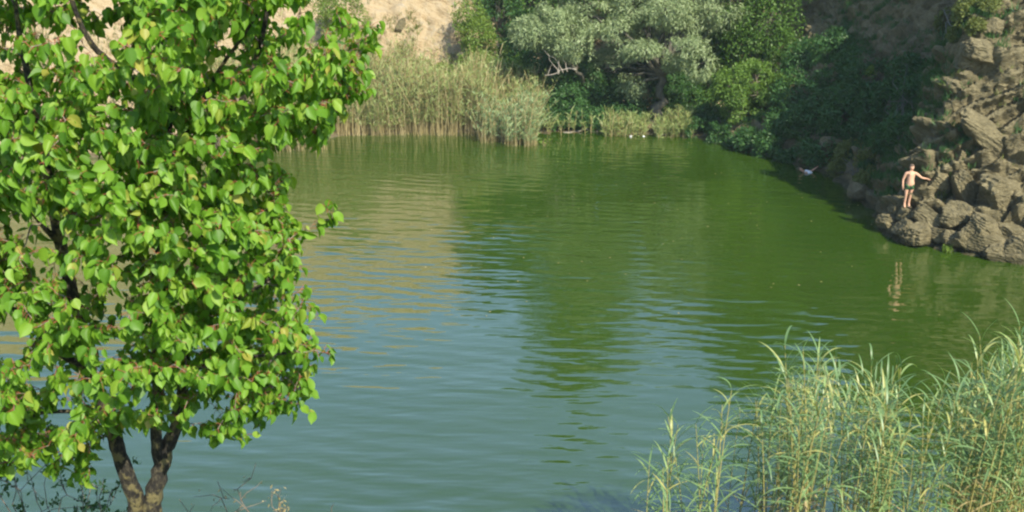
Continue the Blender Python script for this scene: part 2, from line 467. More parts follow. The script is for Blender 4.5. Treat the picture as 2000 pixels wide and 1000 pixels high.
def build_terrain():
    arr = np.array([[*s['sh'], *s['d'], *[o for o, z in s['prof']], *[z for o, z in s['prof']], s['rock'], s['hill']] for s in SECS])
    n = len(arr)
    cols, bounds = [], [0]
    for i in range(n):
        p0, p1, p2, p3 = arr[(i - 1) % n], arr[i], arr[(i + 1) % n], arr[(i + 2) % n]
        m1, m2 = (p2 - p0) * .4, (p3 - p1) * .4
        for t in np.linspace(0, 1, NSEG[i], endpoint=False):
            h = (2*t**3-3*t**2+1)*p1 + (t**3-2*t**2+t)*m1 + (-2*t**3+3*t**2)*p2 + (t**3-t**2)*m2
            cols.append(h)
        bounds.append(len(cols))
    cols = np.array(cols)
    nk = 10
    u = np.concatenate([np.linspace(k, k + 1, KROW[k], endpoint=False) for k in range(nk - 1)] + [[nk - 1.0]])
    kk = np.arange(nk)
    ctr = np.array([0.0, 42.0])
    grid = np.zeros((len(cols), len(u), 3))
    for c, h in enumerate(cols):
        d = h[2:4] / np.linalg.norm(h[2:4])
        o = np.interp(u, kk, h[4:14]); z = np.interp(u, kk, h[14:24])
        # round the knots a little
        o[1:-1] = (o[:-2] + 2 * o[1:-1] + o[2:]) / 4 if len(o) > 2 else o[1:-1]
        zz = z.copy(); zz[1:-1] = (z[:-2] + 2 * z[1:-1] + z[2:]) / 4; z = zz
        rad = h[:2] - ctr; rad = rad / np.linalg.norm(rad)
        k = 12.0
        xy = h[:2] + np.minimum(o, k)[:, None] * d + np.maximum(o - k, 0)[:, None] * rad
        grid[c, :, :2] = xy
        grid[c, :, 2] = z
    # displacement
    nx = np.roll(grid, -1, 0) - np.roll(grid, 1, 0)
    ny = np.gradient(grid, axis=1)
    nm = nrm(np.cross(nx, ny))
    sgn = np.sign(nm[:, :, 2:3]); sgn[sgn == 0] = 1
    nm = nm * np.where((nm[:, :, 2:3] < -0.05), -1, 1)
    p = grid.reshape(-1, 3)
    rock = np.repeat(cols[:, 24], len(u)); hill = np.repeat(cols[:, 25], len(u))
    far = np.tile(np.clip((np.array(np.interp(u, [7, 8.3], [1, 0.1]))), 0.1, 1), len(cols))
    dry = np.tile(np.interp(u, [0.6, 1.1, 1.8], [0.0, 0.35, 1]), len(cols))
    bedn = np.array([-0.45, 0.25, 0.85]); bedn = bedn / np.linalg.norm(bedn)
    warp = fbm(p * 0.22, 3, 5)
    b = p @ bedn * 1.5 + warp * 2.2
    b = b + fbm(p * .9, 3, 15) * .5
    terr = (b - np.floor(b)); terr = np.minimum(terr * 1.4, 1) ** 2 * (hsh(np.floor(b), np.floor(b) * 0, np.floor(b) * 0, 3) * .9 + .3)
    ca, sa = math.cos(math.radians(42)), math.sin(math.radians(42))
    pr = np.stack([p[:, 0] * ca - p[:, 2] * sa, p[:, 1], p[:, 0] * sa + p[:, 2] * ca], 1)
    q = pr * np.array([.38, .6, .95]) + fbm(p * .8, 2, 9)[:, None] * .35
    f1, edge, cid = cellnoise(q, 21)
    q2 = pr * np.array([1.1, 1.7, 2.3]) + fbm(p * 1.5, 2, 19)[:, None] * .3
    g1, gedge, gcid = cellnoise(q2, 31)
    blk = (cid - .4) * np.clip(edge * 4, 0, 1) * .75 + (gcid - .5) * np.clip(gedge * 5, 0, 1) * .28
    hmask = np.repeat(np.clip((cols[:, 1] - 42) / 8, 0, 1) * (cols[:, 0] < 2.5), len(u))
    disp = hmask * (.22 * fbm(np.stack([b * 1.2, p[:, 0] * .15, p[:, 1] * .15], 1), 3, 81) + .9 * np.abs(fbm(p * np.array([.5, .5, .16]), 4, 71)) + .3 * fbm(p * 1.6, 3, 73)) + hill * fbm(p * .18, 4, 1) * 2.0 + hill * .35 * fbm(p * .9, 4, 2) + rock * ((terr * .45 - .2) * (1 - hmask * .95) + blk * 1.3 * (1 - hmask * .8) + fbm(p * 2.2, 4, 7) * .22)
    d = disp * far * dry
    out = grid.reshape(-1, 3) + nm.reshape(-1, 3) * d[:, None]
    # under the water and at the far edge keep things calm
    out = out.reshape(len(cols), len(u), 3)
    return out, bounds
TG, TB = build_terrain()
def strip(name, c0, c1, m, label):
    nC = TG.shape[0]
    idx = [(c0 + i) % nC for i in range((c1 - c0) % nC + 1)]
    g = TG[idx]
    nr = g.shape[1]
    i, j = np.meshgrid(np.arange(len(idx) - 1), np.arange(nr - 1), indexing='ij')
    a = (i * nr + j).ravel()
    f = np.stack([a, a + nr, a + nr + 1, a + 1], 1)[:, ::-1]
    mb = MB(); mb.add(g.reshape(-1, 3), f)
    o = mb.build(name, m, None, name != "cliff")
    tag(o, label, None, None, "structure")
    return o, g.reshape(-1, 3), f
cliff, cv, cf = strip("cliff", TB[2], TB[11], M['rock'], "grey brown rocky cliff dropping into the lake on the right")
hillside, hv, hf = strip("hillside", TB[11], TB[19], M['sandstone'], "pale tan quarried slope behind the far shore")
bank, bv, bf = strip("bank", TB[19], TB[2], M['soil'], "steep earth bank on the near side of the lake")
allv = np.concatenate([cv, hv, bv]); allf = np.concatenate([cf, hf + len(cv), bf + len(cv) + len(hv)])
BVH = BVHTree.FromPolygons([tuple(v) for v in allv], [tuple(int(i) for i in f) for f in allf])
def ground(x, y, top=60):
    r = BVH.ray_cast(Vector((x, y, top)), Vector((0, 0, -1)))
    return r[0].z if r[0] else 0.0
def hit(px, py):
    r = BVH.ray_cast(Vector((0, 0, CAM_H)) + ray(px, py).normalized() * 25, ray(px, py).normalized())
    return r[0], r[1]

wm = MB()
wm.add([(-60, 5, 0), (60, 5, 0), (60, 80, 0), (-60, 80, 0)], [(0, 1, 2, 3)])
water = wm.build("lake_water", M['water'])
tag(water, "murky green lake water rippled by a light breeze", None, None, "structure")

# ------------------------------------------------------------------ vegetation makers
QUAD = np.array([[0, 0, 0], [.5, .45, .06], [0, 1, 0], [-.5, .45, .06]], float)
QF = [(0, 1, 2, 3)]
def clump_leaves(mb, rg, clumps, n, L, Wd, droop=0.2, gap=-0.25, gapf=1.1, mat_i=0, up=0.6, shell=0.35):
    c = np.array([list(q[0]) for q in clumps]); r = np.array([np.broadcast_to(q[1], 3) for q in clumps], float)
    wt = r.prod(1) ** .67; wt = wt / wt.sum()
    k = rg.choice(len(clumps), int(n * 1.5), p=wt)
    d = nrm(rg.normal(size=(len(k), 3)))
    rr = rg.uniform(shell, 1.08, len(k)) ** .6
    lump = 1 + .22 * vnoise(d * 2.6 + k[:, None] * 3.1, 77)
    p = c[k] + d * r[k] * (rr * lump)[:, None]
    g = fbm(p * gapf, 2, 41)
    keep = g > gap
    p, d = p[keep][:n], d[keep][:n]
    m = len(p)
    nn = d * .7 + np.array([0, 0, up]) + rg.normal(size=(m, 3)) * .55
    dr = rg.normal(size=(m, 3)) + d * .5 + np.array([0, 0, -droop * 3])
    s = rg.uniform(.6, 1.25, m)
    mb.leaves(p, dr, nn, L * s, Wd * s, QUAD, QF, mat_i)

def limb(a, b, n=7, sag=0.1, rg=None):
    a, b = np.array(a, float), np.array(b, float)
    t = np.linspace(0, 1, n)[:, None]
    p = a + (b - a) * t
    ln = np.linalg.norm(b - a)
    p[:, 2] += (np.sin(t[:, 0] * np.pi) * sag * ln)
    if rg is not None:
        p[1:-1] += rg.normal(size=(n - 2, 3)) * ln * .035
    return p

def tree(name, base, fork, clumps, leafmat, barkmat, label, cat, group=None, n=20000, L=.16, Wd=.08, trunk_r=.25, droop=.2, gap=-.25, seed=0, up=.6, bare=()):
    rg = np.random.default_rng(seed)
    base = Vector(base)
    t = thing(name, base, label, cat, group)
    tm = MB()
    f = np.array(fork, float)
    pts = limb(np.array(base) + np.array([0, 0, -.4]), f, 9, 0, rg)
    tm.tube(pts, np.linspace(trunk_r * 1.15, trunk_r * .7, 9), 9, 0, .12, seed)
    for c, r in clumps:
        c = np.array(list(c), float)
        tm.tube(limb(f - np.array([0, 0, rg.uniform(0, .3)]), c, 8, .08, rg), np.linspace(trunk_r * .5, trunk_r * .12, 8), 6)
        rr = np.broadcast_to(r, 3)
        for q in range(5):
            e = c + nrm(rg.normal(size=3)) * rr * .8
            tm.tube(limb(c + (f - c) * rg.uniform(.05, .4), e, 5, .05, rg), np.linspace(trunk_r * .14, .012, 5), 4)
    for a, b, r0 in bare:
        tm.tube(limb(a, b, 7, .05, rg), np.linspace(r0, r0 * .3, 7), 6, 1 if isinstance(barkmat, list) else 0)
    tm.build("trunk", barkmat, t)
    cm = MB()
    clump_leaves(cm, rg, clumps, n, L, Wd, droop, gap, 1.1, 0, up)
    cm.build("crown", leafmat, t)
    return t

def shrub(base, clumps, leafmat, label, group=None, n=6000, L=.13, Wd=.07, seed=0, gap=-.2, droop=.1, name="shrub", cat="shrub", stem=True):
    rg = np.random.default_rng(seed)
    base = Vector(base)
    t = thing(name, base, label, cat, group)
    if stem:
        sm = MB()
        for c, r in clumps:
            for q in range(3):
                rr = np.broadcast_to(r, 3)
                e = np.array(list(c)) + nrm(rg.normal(size=3)) * rr * .75
                sm.tube(limb(np.array(base) + rg.normal(size=3) * .08 - np.array([0, 0, .2]), e, 6, .06, rg), np.linspace(.035, .008, 6), 5)
        sm.build("stem", M['willowbark'], t)
    cm = MB()
    clump_leaves(cm, rg, clumps, n, L, Wd, droop, gap)
    cm.build("foliage", leafmat, t)
    return t

def pc(px, py, Y, rpx, sq=1.0, dep=1.0):      # a foliage clump seen at a pixel: centre and radius
    c = P(px, py, Y)
    r = rpx * Y / 1900.0
    return (c, np.array([r, r * dep, r * sq]))

# ------------------------------------------------------------------ far-shore trees
def G(px, Y, dz=0):
    x = (px - 1000) / FPX * Y * 1.02
    return (x, Y, ground(x, Y) + dz)

WG = "silver willows on the far shore"
YW = 66
tree("willow_tree", G(1278, YW), P(1293, 145, YW),
     [pc(1160, 30, YW, 46, .8), pc(1205, 55, YW - 1, 34, .8), pc(1125, 5, YW + 1, 36), pc(1255, 94, YW - 2.5, 36, .5), pc(1232, 104, YW - 2.2, 22, .5), pc(1340, 95, YW - 2.5, 40, .75), pc(1370, 130, YW - 2.8, 36, .75),
      pc(1310, 120, YW - 1.5, 24, .8), pc(1300, 15, YW - 1, 52, .8), pc(1350, 35, YW, 34, .8), pc(1405, 15, YW, 48, .9), pc(1445, 25, YW + .5, 20), pc(1240, 10, YW, 48, .8), pc(1195, 115, YW + 2, 36, .8), pc(1165, 140, YW + 2, 26),
      pc(1235, 172, YW + .5, 30, .7), pc(1215, 150, YW + 1.5, 24), pc(1270, 60, YW + 2.5, 50), pc(1280, -100, YW + 1, 100), pc(1160, -80, YW + 1, 75), pc(1380, -90, YW + 1, 75)],
     M['willow'], M['willowbark'], "large silver grey willow with a thick dark trunk at the far water's edge", "tree", WG,
     n=78000, L=.27, Wd=.06, trunk_r=.32, droop=.3, gap=-.08, seed=3,
     bare=[(P(1300, 130, YW), P(1385, 55, YW + .5), .22), (P(1300, 120, YW), P(1320, 30, YW), .2)])
bp_ = P(1088, 143, 65)
tree("willow_tree", G(1150, 69.5), P(1125, 134, 65.6),
     [pc(1035, 62, 65, 38, .8), pc(1085, 45, 65, 45, .9), pc(1115, 75, 65.3, 45, .9), pc(1010, 58, 65, 16)],
     M['willow'], [M['willowbark'], M['palewood']], "smaller silver willow leaning left on bleached bare limbs over the reeds", "tree", WG,
     n=20000, L=.26, Wd=.058, trunk_r=.16, droop=.3, gap=-.12, seed=8,
     bare=[(P(1125, 136, 65), P(1064, 147, 64.5), .06), (P(1070, 146, 64.6), P(1078, 126, 64.5), .03), (P(1090, 145, 64.6), P(1060, 95, 64.6), .03), (P(1092, 143, 64.6), P(1088, 90, 64.6), .03), (P(1100, 142, 64.6), P(1045, 80, 64.6), .03), (P(1108, 140, 64.6), P(1092, 100, 64.6), .03)])

tree("broadleaf_tree", G(1150, 76), P(1150, 40, 77),
     [pc(1150, -30, 77, 100), pc(1050, 10, 77, 85), pc(1210, -80, 78, 110), pc(1130, -180, 78, 120), pc(1160, -300, 78, 90), pc(1150, -400, 78, 95), pc(1140, -440, 78, 62), pc(1140, -490, 78, 40), pc(1220, -330, 78, 70), pc(1080, -330, 78, 60), pc(1000, -30, 77, 60)],
     M['green'], M['willowbark'], "tall dark green tree rising behind the silver willow", "tree", "trees on the wooded far slope",
     n=46000, L=.26, Wd=.14, trunk_r=.4, seed=12)
tree("broadleaf_tree", G(1490, 66), P(1480, 130, 67),
     [pc(1490, 40, 67, 70), pc(1440, 80, 67, 50), pc(1520, 85, 66, 38), pc(1470, -40, 67, 70), pc(1420, 30, 67.5, 60), pc(1500, -110, 67, 65), pc(1560, -60, 67, 60), pc(1560, -150, 67, 60), pc(1590, -210, 67, 70), pc(1500, -200, 67, 65), pc(1560, -290, 67, 70), pc(1620, -330, 67, 60), pc(1590, -390, 67, 60), pc(1530, -370, 67, 55), pc(1430, -210, 68, 60), pc(1490, -280, 68, 55), pc(1420, -60, 68, 60), pc(1440, -130, 68, 50)],
     M['green'], M['willowbark'], "rounded mid green tree against the shaded brown cliff, right of the willow", "tree", "trees on the wooded far slope",
     n=74000, L=.18, Wd=.1, trunk_r=.25, seed=14)
tree("locust_tree", G(1480, 62.5), P(1478, 225, 62.5),
     [pc(1475, 145, 62, 46, .6), pc(1448, 188, 61.5, 42, .6), pc(1515, 182, 61.2, 36, .6), pc(1480, 180, 61, 30, .6), pc(1535, 160, 61.5, 20, .6), pc(1440, 225, 61, 30, .6), pc(1490, 215, 61, 35, .6), pc(1420, 165, 62, 30)],
     M['lime'], M['twig'], "sunlit yellow green bushy tree leaning over the shaded cove", "tree", None,
     n=26000, L=.2, Wd=.075, trunk_r=.14, seed=15, gap=-.02)
tree("broadleaf_tree", G(1370, 71), P(1375, 150, 71),
     [pc(1370, 150, 70, 60), pc(1400, 90, 71, 60), pc(1330, 190, 69, 50), pc(1380, 215, 67, 45), pc(1410, 200, 68, 40)],
     M['green'], M['willowbark'], "leafy green tree between the willow trunk and the sunlit bushy tree", "tree", "trees on the wooded far slope",
     n=20000, L=.2, Wd=.12, trunk_r=.2, seed=16)

# understory shrubs behind and below the willow
SG = "shrubs along the far shore"
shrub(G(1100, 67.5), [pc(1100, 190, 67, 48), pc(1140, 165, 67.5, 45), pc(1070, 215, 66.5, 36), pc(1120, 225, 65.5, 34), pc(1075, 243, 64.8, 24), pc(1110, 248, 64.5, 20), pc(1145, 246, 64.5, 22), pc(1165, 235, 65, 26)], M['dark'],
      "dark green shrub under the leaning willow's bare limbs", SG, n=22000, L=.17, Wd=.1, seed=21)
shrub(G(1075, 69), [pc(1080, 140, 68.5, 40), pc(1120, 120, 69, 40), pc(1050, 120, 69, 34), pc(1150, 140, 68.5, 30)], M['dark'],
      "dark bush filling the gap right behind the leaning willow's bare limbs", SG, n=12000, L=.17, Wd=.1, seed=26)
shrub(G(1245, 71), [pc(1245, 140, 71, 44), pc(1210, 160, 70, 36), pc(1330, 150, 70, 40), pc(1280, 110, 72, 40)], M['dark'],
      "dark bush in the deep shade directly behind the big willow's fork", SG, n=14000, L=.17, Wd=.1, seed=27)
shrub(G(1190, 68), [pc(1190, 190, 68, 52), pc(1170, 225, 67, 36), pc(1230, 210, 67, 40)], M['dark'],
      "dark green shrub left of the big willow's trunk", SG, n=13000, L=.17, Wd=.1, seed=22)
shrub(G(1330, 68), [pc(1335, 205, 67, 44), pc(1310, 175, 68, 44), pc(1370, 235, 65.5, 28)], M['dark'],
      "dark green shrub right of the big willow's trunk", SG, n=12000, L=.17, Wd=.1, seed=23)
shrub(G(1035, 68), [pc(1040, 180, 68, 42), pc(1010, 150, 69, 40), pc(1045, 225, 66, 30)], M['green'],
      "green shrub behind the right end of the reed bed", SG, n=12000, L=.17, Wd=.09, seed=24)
HG = "shrubs on the tan slope"
shrub(G(935, 72), [pc(930, 70, 72, 36), pc(955, 110, 71, 38), pc(925, 115, 71, 30), pc(985, 145, 70, 36), pc(915, 30, 73, 32)], M['bright'],
      "bright yellow green bush at the right edge of the bare tan slope", HG, n=14000, L=.17, Wd=.09, seed=31, gap=-.1)
shrub(G(985, 76), [pc(985, 30, 76, 55), pc(960, -30, 77, 55), pc(1020, 70, 74, 48), pc(1010, 110, 72, 40), pc(930, -60, 78, 40), pc(1000, -80, 77, 60), pc(1050, -60, 77, 60), pc(950, -110, 78, 45), pc(990, -180, 78, 60), pc(930, -180, 79, 50), pc(1045, -170, 78, 60)], M['dark'],
      "dark green bush above the yellow green bush on the slope", HG, n=40000, L=.2, Wd=.11, seed=32)
shrub(G(690, 71), [pc(690, 60, 71, 40), pc(665, 110, 70, 42), pc(705, 130, 69, 32), pc(660, 20, 72, 45)], M['bright'],
      "light green bush at the left edge of the bare tan slope", HG, n=14000, L=.16, Wd=.09, seed=33, gap=-.1)
shrub(G(865, 67.5), [pc(865, 150, 67, 26), pc(858, 180, 66.5, 20), pc(885, 165, 67, 18)], M['bright'],
      "yellow green bush standing in the middle of the far reeds", HG, n=5000, L=.15, Wd=.085, seed=34)
shrub(G(450, 74), [pc(450, 110, 74, 45), pc(500, 90, 75, 35), pc(410, 130, 73, 35)], M['dark'],
      "grey green bush on the slope seen through the near tree", HG, n=9000, L=.17, Wd=.09, seed=35)
shrub(G(300, 66), [pc(300, 190, 66, 40), pc(350, 210, 65, 35), pc(240, 225, 64, 40)], M['green'],
      "green bush at the foot of the slope behind the near tree", HG, n=9000, L=.17, Wd=.09, seed=36)
def sapling(base, tips, label, seed):
    rg = np.random.default_rng(seed)
    t = thing("sapling", base, label, "sapling", "thin saplings in front of the bare tan slope")
    sm, cm = MB(), MB()
    for k, (q, r0) in enumerate(tips):
        pts = limb(base, q, 8, .02, rg); sm.tube(pts, np.linspace(r0, .012, 8), 5)
        pos = pts[rg.integers(2, 8, 170)] + rg.normal(size=(170, 3)) * .32
        cm.leaves(pos, rg.normal(size=(170, 3)), rg.normal(size=(170, 3)) + [0, 0, .6], rg.uniform(.1, .2, 170), .07, QUAD, QF)
    sm.build("stem", M['twig'], t); cm.build("foliage", M['olive'], t)
sapling(G(783, 69), [(P(782, 60, 70), .05), (P(800, 95, 69.6), .03), (P(770, 105, 69.3), .03)], "thin sparse sapling before the dark hollow of the tan slope", 41)
sapling(G(882, 70), [(P(868, 80, 71), .05), (P(880, 120, 70), .03), (P(850, 120, 70), .03)], "thin sparse sapling left of the yellow green slope bush", 42)

# dark trees and shrubs in the shaded cove
CG = "dark bushes in the shaded cove"
def cove(px, py, rp, dz=0, push=0.0):
    h, nn = hit(px, py)
    Y = h.y if h else 55
    return Y
def cove_shrub(spec, base_px, m, label, seed, n=9000, L=.19, Wd=.1, group=CG, out=0.5):
    cl = []
    for px, py, rp in spec:
        h, nn = hit(px, py)
        Y = (h.y if h else 56) - out
        cl.append(pc(px, py, Y, rp, .9))
    h, nn = hit(*base_px)
    shrub(h if h else P(base_px[0], base_px[1], 55), cl, m, label, group, n=n, L=L, Wd=Wd, seed=seed)
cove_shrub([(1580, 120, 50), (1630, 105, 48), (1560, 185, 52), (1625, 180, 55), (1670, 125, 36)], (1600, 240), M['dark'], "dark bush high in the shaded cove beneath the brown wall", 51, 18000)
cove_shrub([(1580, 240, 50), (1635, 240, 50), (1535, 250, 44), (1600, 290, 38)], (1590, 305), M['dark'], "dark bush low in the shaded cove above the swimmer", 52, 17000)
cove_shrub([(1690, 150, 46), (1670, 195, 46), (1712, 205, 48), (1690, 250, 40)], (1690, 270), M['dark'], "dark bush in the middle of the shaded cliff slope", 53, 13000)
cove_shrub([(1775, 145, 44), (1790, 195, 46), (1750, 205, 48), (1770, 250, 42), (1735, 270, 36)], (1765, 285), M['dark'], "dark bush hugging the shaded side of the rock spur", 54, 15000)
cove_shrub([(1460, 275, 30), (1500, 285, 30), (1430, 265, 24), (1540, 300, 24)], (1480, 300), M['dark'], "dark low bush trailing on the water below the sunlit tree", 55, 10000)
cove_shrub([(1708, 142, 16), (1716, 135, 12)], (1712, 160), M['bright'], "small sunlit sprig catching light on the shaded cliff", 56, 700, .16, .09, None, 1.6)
cove_shrub([(1660, 300, 30), (1700, 320, 32), (1640, 330, 22), (1690, 355, 24)], (1680, 345), M['olive'], "low scrubby bush beside the water between swimmer and standing man", 57, 9000, .15, .08)
cove_shrub([(1855, 40, 26), (1890, 25, 26), (1870, 65, 18)], (1870, 70), M['olive'], "olive green bush on the crest of the rock spur", 58, 5000, .13, .07, None, .3)
cove_shrub([(1930, 15, 24), (1905, 50, 18)], (1925, 40), M['olive'], "dry olive scrub near the top right of the rock spur", 59, 3500, .13, .06, None, .3)
cove_shrub([(1835, 385, 12), (1842, 372, 9)], (1838, 392), M['olive'], "tiny olive plant in a crack beside the standing man", 60, 500, .1, .05, None, .1)
cove_shrub([(1857, 484, 10), (1848, 487, 7), (1864, 488, 7)], (1857, 492), M['bright'], "tiny bright green plant at the foot of the rocks by the water", 61, 700, .1, .06, None, .15)

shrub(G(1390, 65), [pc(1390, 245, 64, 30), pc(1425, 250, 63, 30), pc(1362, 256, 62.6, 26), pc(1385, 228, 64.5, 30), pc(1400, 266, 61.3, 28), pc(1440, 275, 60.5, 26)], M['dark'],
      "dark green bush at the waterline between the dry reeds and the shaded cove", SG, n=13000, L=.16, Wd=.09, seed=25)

def grass(name, label, src_v, src_f, n, test, m, seed, bl=.3, lean=.5):
    """tufts of blades rooted on a slope"""
    rg = np.random.default_rng(seed)
    c = src_v[src_f].mean(1)
    e1 = src_v[src_f[:, 1]] - src_v[src_f[:, 0]]; e2 = src_v[src_f[:, 3]] - src_v[src_f[:, 0]]
    cr = np.cross(e1, e2); ar = np.linalg.norm(cr, axis=1); nz = np.abs(cr[:, 2]) / np.maximum(ar, 1e-9)
    w = ar * test(c, nz)
    k = rg.choice(len(c), n, p=w / w.sum())
    base = c[k] + e1[k] * rg.uniform(-.5, .5, (n, 1)) + e2[k] * rg.uniform(-.5, .5, (n, 1))
    mb = MB()
    r = 6
    b = np.repeat(base, r, 0) + rg.normal(size=(n * r, 3)) * np.array([.07, .07, .01])
    nn_ = nrm(cr)[np.repeat(k, r)]; nn_ = nn_ * np.sign(nn_[:, 2:3] + 1e-6)
    d = nn_ * .5 + np.array([0, 0, 1.0]) + rg.normal(size=(n * r, 3)) * lean
    mb.leaves(b - nrm(d) * .03, d, rg.normal(size=(n * r, 3)) + np.array([0, -.6, .5]), bl * rg.uniform(.5, 1.3, n * r), .035, QUAD, QF)
    o = mb.build(name, m)
    tag(o, label, "grass", None, "stuff")
def t_flank(c, nz):
    pat = fbm(c * .55, 3, 61)
    fl = (c[:, 2] > .7) & (c[:, 2] < 11) & (c[:, 1] > 41.5) & (c[:, 1] < 66)
    return fl * np.clip(nz - .25, 0, 1) * np.clip(pat + .25, 0, 1) * (c[:, 0] < 24)
def t_crest(c, nz):
    pat = fbm(c * .6, 3, 63)
    return ((c[:, 1] > 36) & (c[:, 1] < 50) & (c[:, 2] > 3)) * np.clip((c[:, 2] - 3) / 6, 0, 1) * np.clip(nz - .2, 0, 1) * np.clip(pat + .2, 0, 1) ** 2
def t_slope(c, nz):
    pat = fbm(c * .4, 3, 65)
    return ((c[:, 0] < 3) & (c[:, 1] > 63) & (c[:, 2] < 9) & (c[:, 2] > .6)) * np.clip(pat + .1, 0, 1) ** 2 * np.clip(1.25 - c[:, 2] / 6, 0.0, 1)
def t_wood(c, nz):
    return ((c[:, 0] > -2) & (c[:, 1] > 62) & (c[:, 1] < 90) & (c[:, 2] > .3)) * 1.0
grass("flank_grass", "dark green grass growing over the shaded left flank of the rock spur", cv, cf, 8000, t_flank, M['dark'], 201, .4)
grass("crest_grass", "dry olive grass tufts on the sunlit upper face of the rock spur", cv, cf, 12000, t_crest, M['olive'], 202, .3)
grass("slope_weeds", "sparse dry weeds at the foot of the bare tan slope", hv, hf, 3500, t_slope, M['olive'], 203, .42)
grass("woodland_grass", "dark ground cover under the trees on the far slope", np.concatenate([cv, hv]), np.concatenate([cf, hf + len(cv)]), 6000, t_wood, M['dark'], 204, .5, .8)

# ------------------------------------------------------------------ far reed beds
def reed_bed(name, label, regs, m_leaf, n, seed, hmin, hmax, wind=0.2, Lf=.45):
    rg = np.random.default_rng(seed)
    mb = MB()
    tot = sum(r[4] for r in regs)
    for (xa, xb, ya, yb, wt) in regs:
        k = int(n * wt / tot)
        px = rg.uniform(xa, xb, k); Y = rg.uniform(ya, yb, k)
        for a, y in zip(px, Y):
            x = (a - 1000) / FPX * y * 1.02
            z = max(ground(x, y), -.3)
            h = rg.uniform(hmin, hmax) * (0.62 + .5 * float(fbm(np.array([[x * .45, y * .45, 2.]]), 2, 8)[0] * .9 + .5)) * (1.0 if a < 860 or hmax < 4 else 1.0 - (a - 860) / 700)
            ln = rg.normal(size=2) * (.12 if rg.random() < .85 else .4) * h
            pts = np.array([[x, y, z], [x + ln[0] * .3, y + ln[1] * .3, z + h * .55], [x + ln[0], y + ln[1], z + h]])
            w = rg.uniform(.008, .018)
            an = rg.uniform(-.6, .6)
            s = np.array([math.cos(an), math.sin(an), 0]) * w
            mb.add(np.concatenate([pts - s, pts + s]), [(0, 3, 4, 1), (1, 4, 5, 2)], 1)
            nl = rg.integers(10, 16)
            t = rg.uniform(.28, 1.0, nl)
            pos = np.stack([np.interp(t, [0, .55, 1], pts[:, i]) for i in range(3)], 1)
            az = rg.uniform(0, 2 * np.pi, nl)
            d = np.stack([np.cos(az), np.sin(az), rg.uniform(.1, 1.7, nl)], 1) + np.array([wind, 0, 0])
            mb.leaves(pos, d, rg.normal(size=(nl, 3)) * .5 + np.array([0, -.4, .8]), Lf * rg.uniform(.6, 1.2, nl), .048, QUAD, QF, 0)
    o = mb.build(name, [m_leaf, M['dry']])
    tag(o, label, "reeds", None, "stuff")
reed_bed("reed_bed", "broad bed of pale green reeds with straw coloured feet below the tan slope",
         [(560, 1050, 62.9, 68.5, 10), (640, 940, 62.7, 65, 3), (430, 640, 58, 64, 3)], M['farreed'], 3300, 5, 3.3, 5.0)
reed_bed("reed_bed", "blue green reed clump standing out in the water at the bed's right end", [(935, 1046, 60.5, 63.5, 3), (985, 1046, 59.6, 61, 1.2), (1010, 1050, 60, 64.5, 1.6)], M['bluereed'], 420, 6, 1.9, 3.6, .4)
reed_bed("reed_bed", "short dry reeds at the water below the big willow", [(1180, 1262, 62.7, 64.6, 2), (1275, 1350, 62.4, 64, 2.2), (1060, 1165, 63.1, 64, .25)], M['farreed'], 330, 7, .6, 1.7)

# ------------------------------------------------------------------ boulders on the rock spur
def boulder(px, py, size, rot, label, seed, group=None, m='rock', sink=.25, name="boulder"):
    """an angular block lying on the rock; size = half extents in metres, rot in degrees"""
    rg = np.random.default_rng(seed)
    h, nn = hit(px, py)
    if h is None: h = P(px, py, 42)
    n = 21
    lin = np.linspace(-1, 1, n)
    vs, fs, base = [], [], 0
    import itertools
    for ax in range(3):
        for sg in (-1, 1):
            a, b = np.meshgrid(lin, lin, indexing='ij')
            q = np.zeros((n, n, 3)); q[..., ax] = sg; q[..., (ax + 1) % 3] = a; q[..., (ax + 2) % 3] = b
            vs.append(q.reshape(-1, 3))
            i, j = np.meshgrid(np.arange(n - 1), np.arange(n - 1), indexing='ij')
            k = (i * n + j).ravel() + base
            f = np.stack([k, k + n, k + n + 1, k + 1], 1)
            fs.append(f if sg > 0 else f[:, ::-1])
            base += n * n
    v = np.concatenate(vs)
    sph = nrm(v)
    rnd = rg.uniform(.35, .5)
    v = v * (1 - rnd) + sph * 1.15 * rnd
    # cut by a few random planes for facets
    for q in range(7):
        pn = nrm(rg.normal(size=3)); c = rg.uniform(.72, .95)
        d = v @ pn - c
        v = v - np.maximum(d, 0)[:, None] * pn
    v = v * (1 + .09 * fbm(v * 1.9 + seed, 4, seed, .6)[:, None] + .05 * vnoise(v * 6 + seed, seed)[:, None])
    lay = v[:, 2] * 3.2 + fbm(v * 1.2 + seed, 2, seed + 5) * 1.2
    v[:, :2] *= (1 + .06 * (np.minimum((lay - np.floor(lay)) * 1.6, 1) - .6))[:, None]
    v = v * np.array(size)
    R = np.array(Matrix.Rotation(math.radians(rot[2]), 3, 'Z') @ Matrix.Rotation(math.radians(rot[1]), 3, 'Y') @ Matrix.Rotation(math.radians(rot[0]), 3, 'X'))
    v = v @ R.T
    c = np.array(h) + np.array(nn if nn else (0, 0, 1)) * min(size) * (1 - 2 * sink)
    mb = MB(); mb.add(v + c, np.concatenate(fs))
    o = mb.build(name, M[m], None, False)
    origin_to(o, h)
    tag(o, label, "rock", group)
    return o
BG = "boulders on the sunlit rock spur"
boulder(1838, 345, (.5, .3, .4), (10, 35, 10), "pale chipped block just right of the standing man's hand", 1, BG)
boulder(1885, 378, (1.1, .5, .5), (12, 48, 20), "long pale slab tilting down right beside the standing man", 2, BG, sink=.45)
boulder(1955, 378, (1.5, .7, .75), (5, 12, 30), "big rounded sunlit boulder at the right edge above the water", 4, BG, sink=.5)
boulder(1872, 425, (.8, .5, .6), (0, 30, 40), "squarish brown block beneath the two tilted slabs", 5, BG, sink=.55)
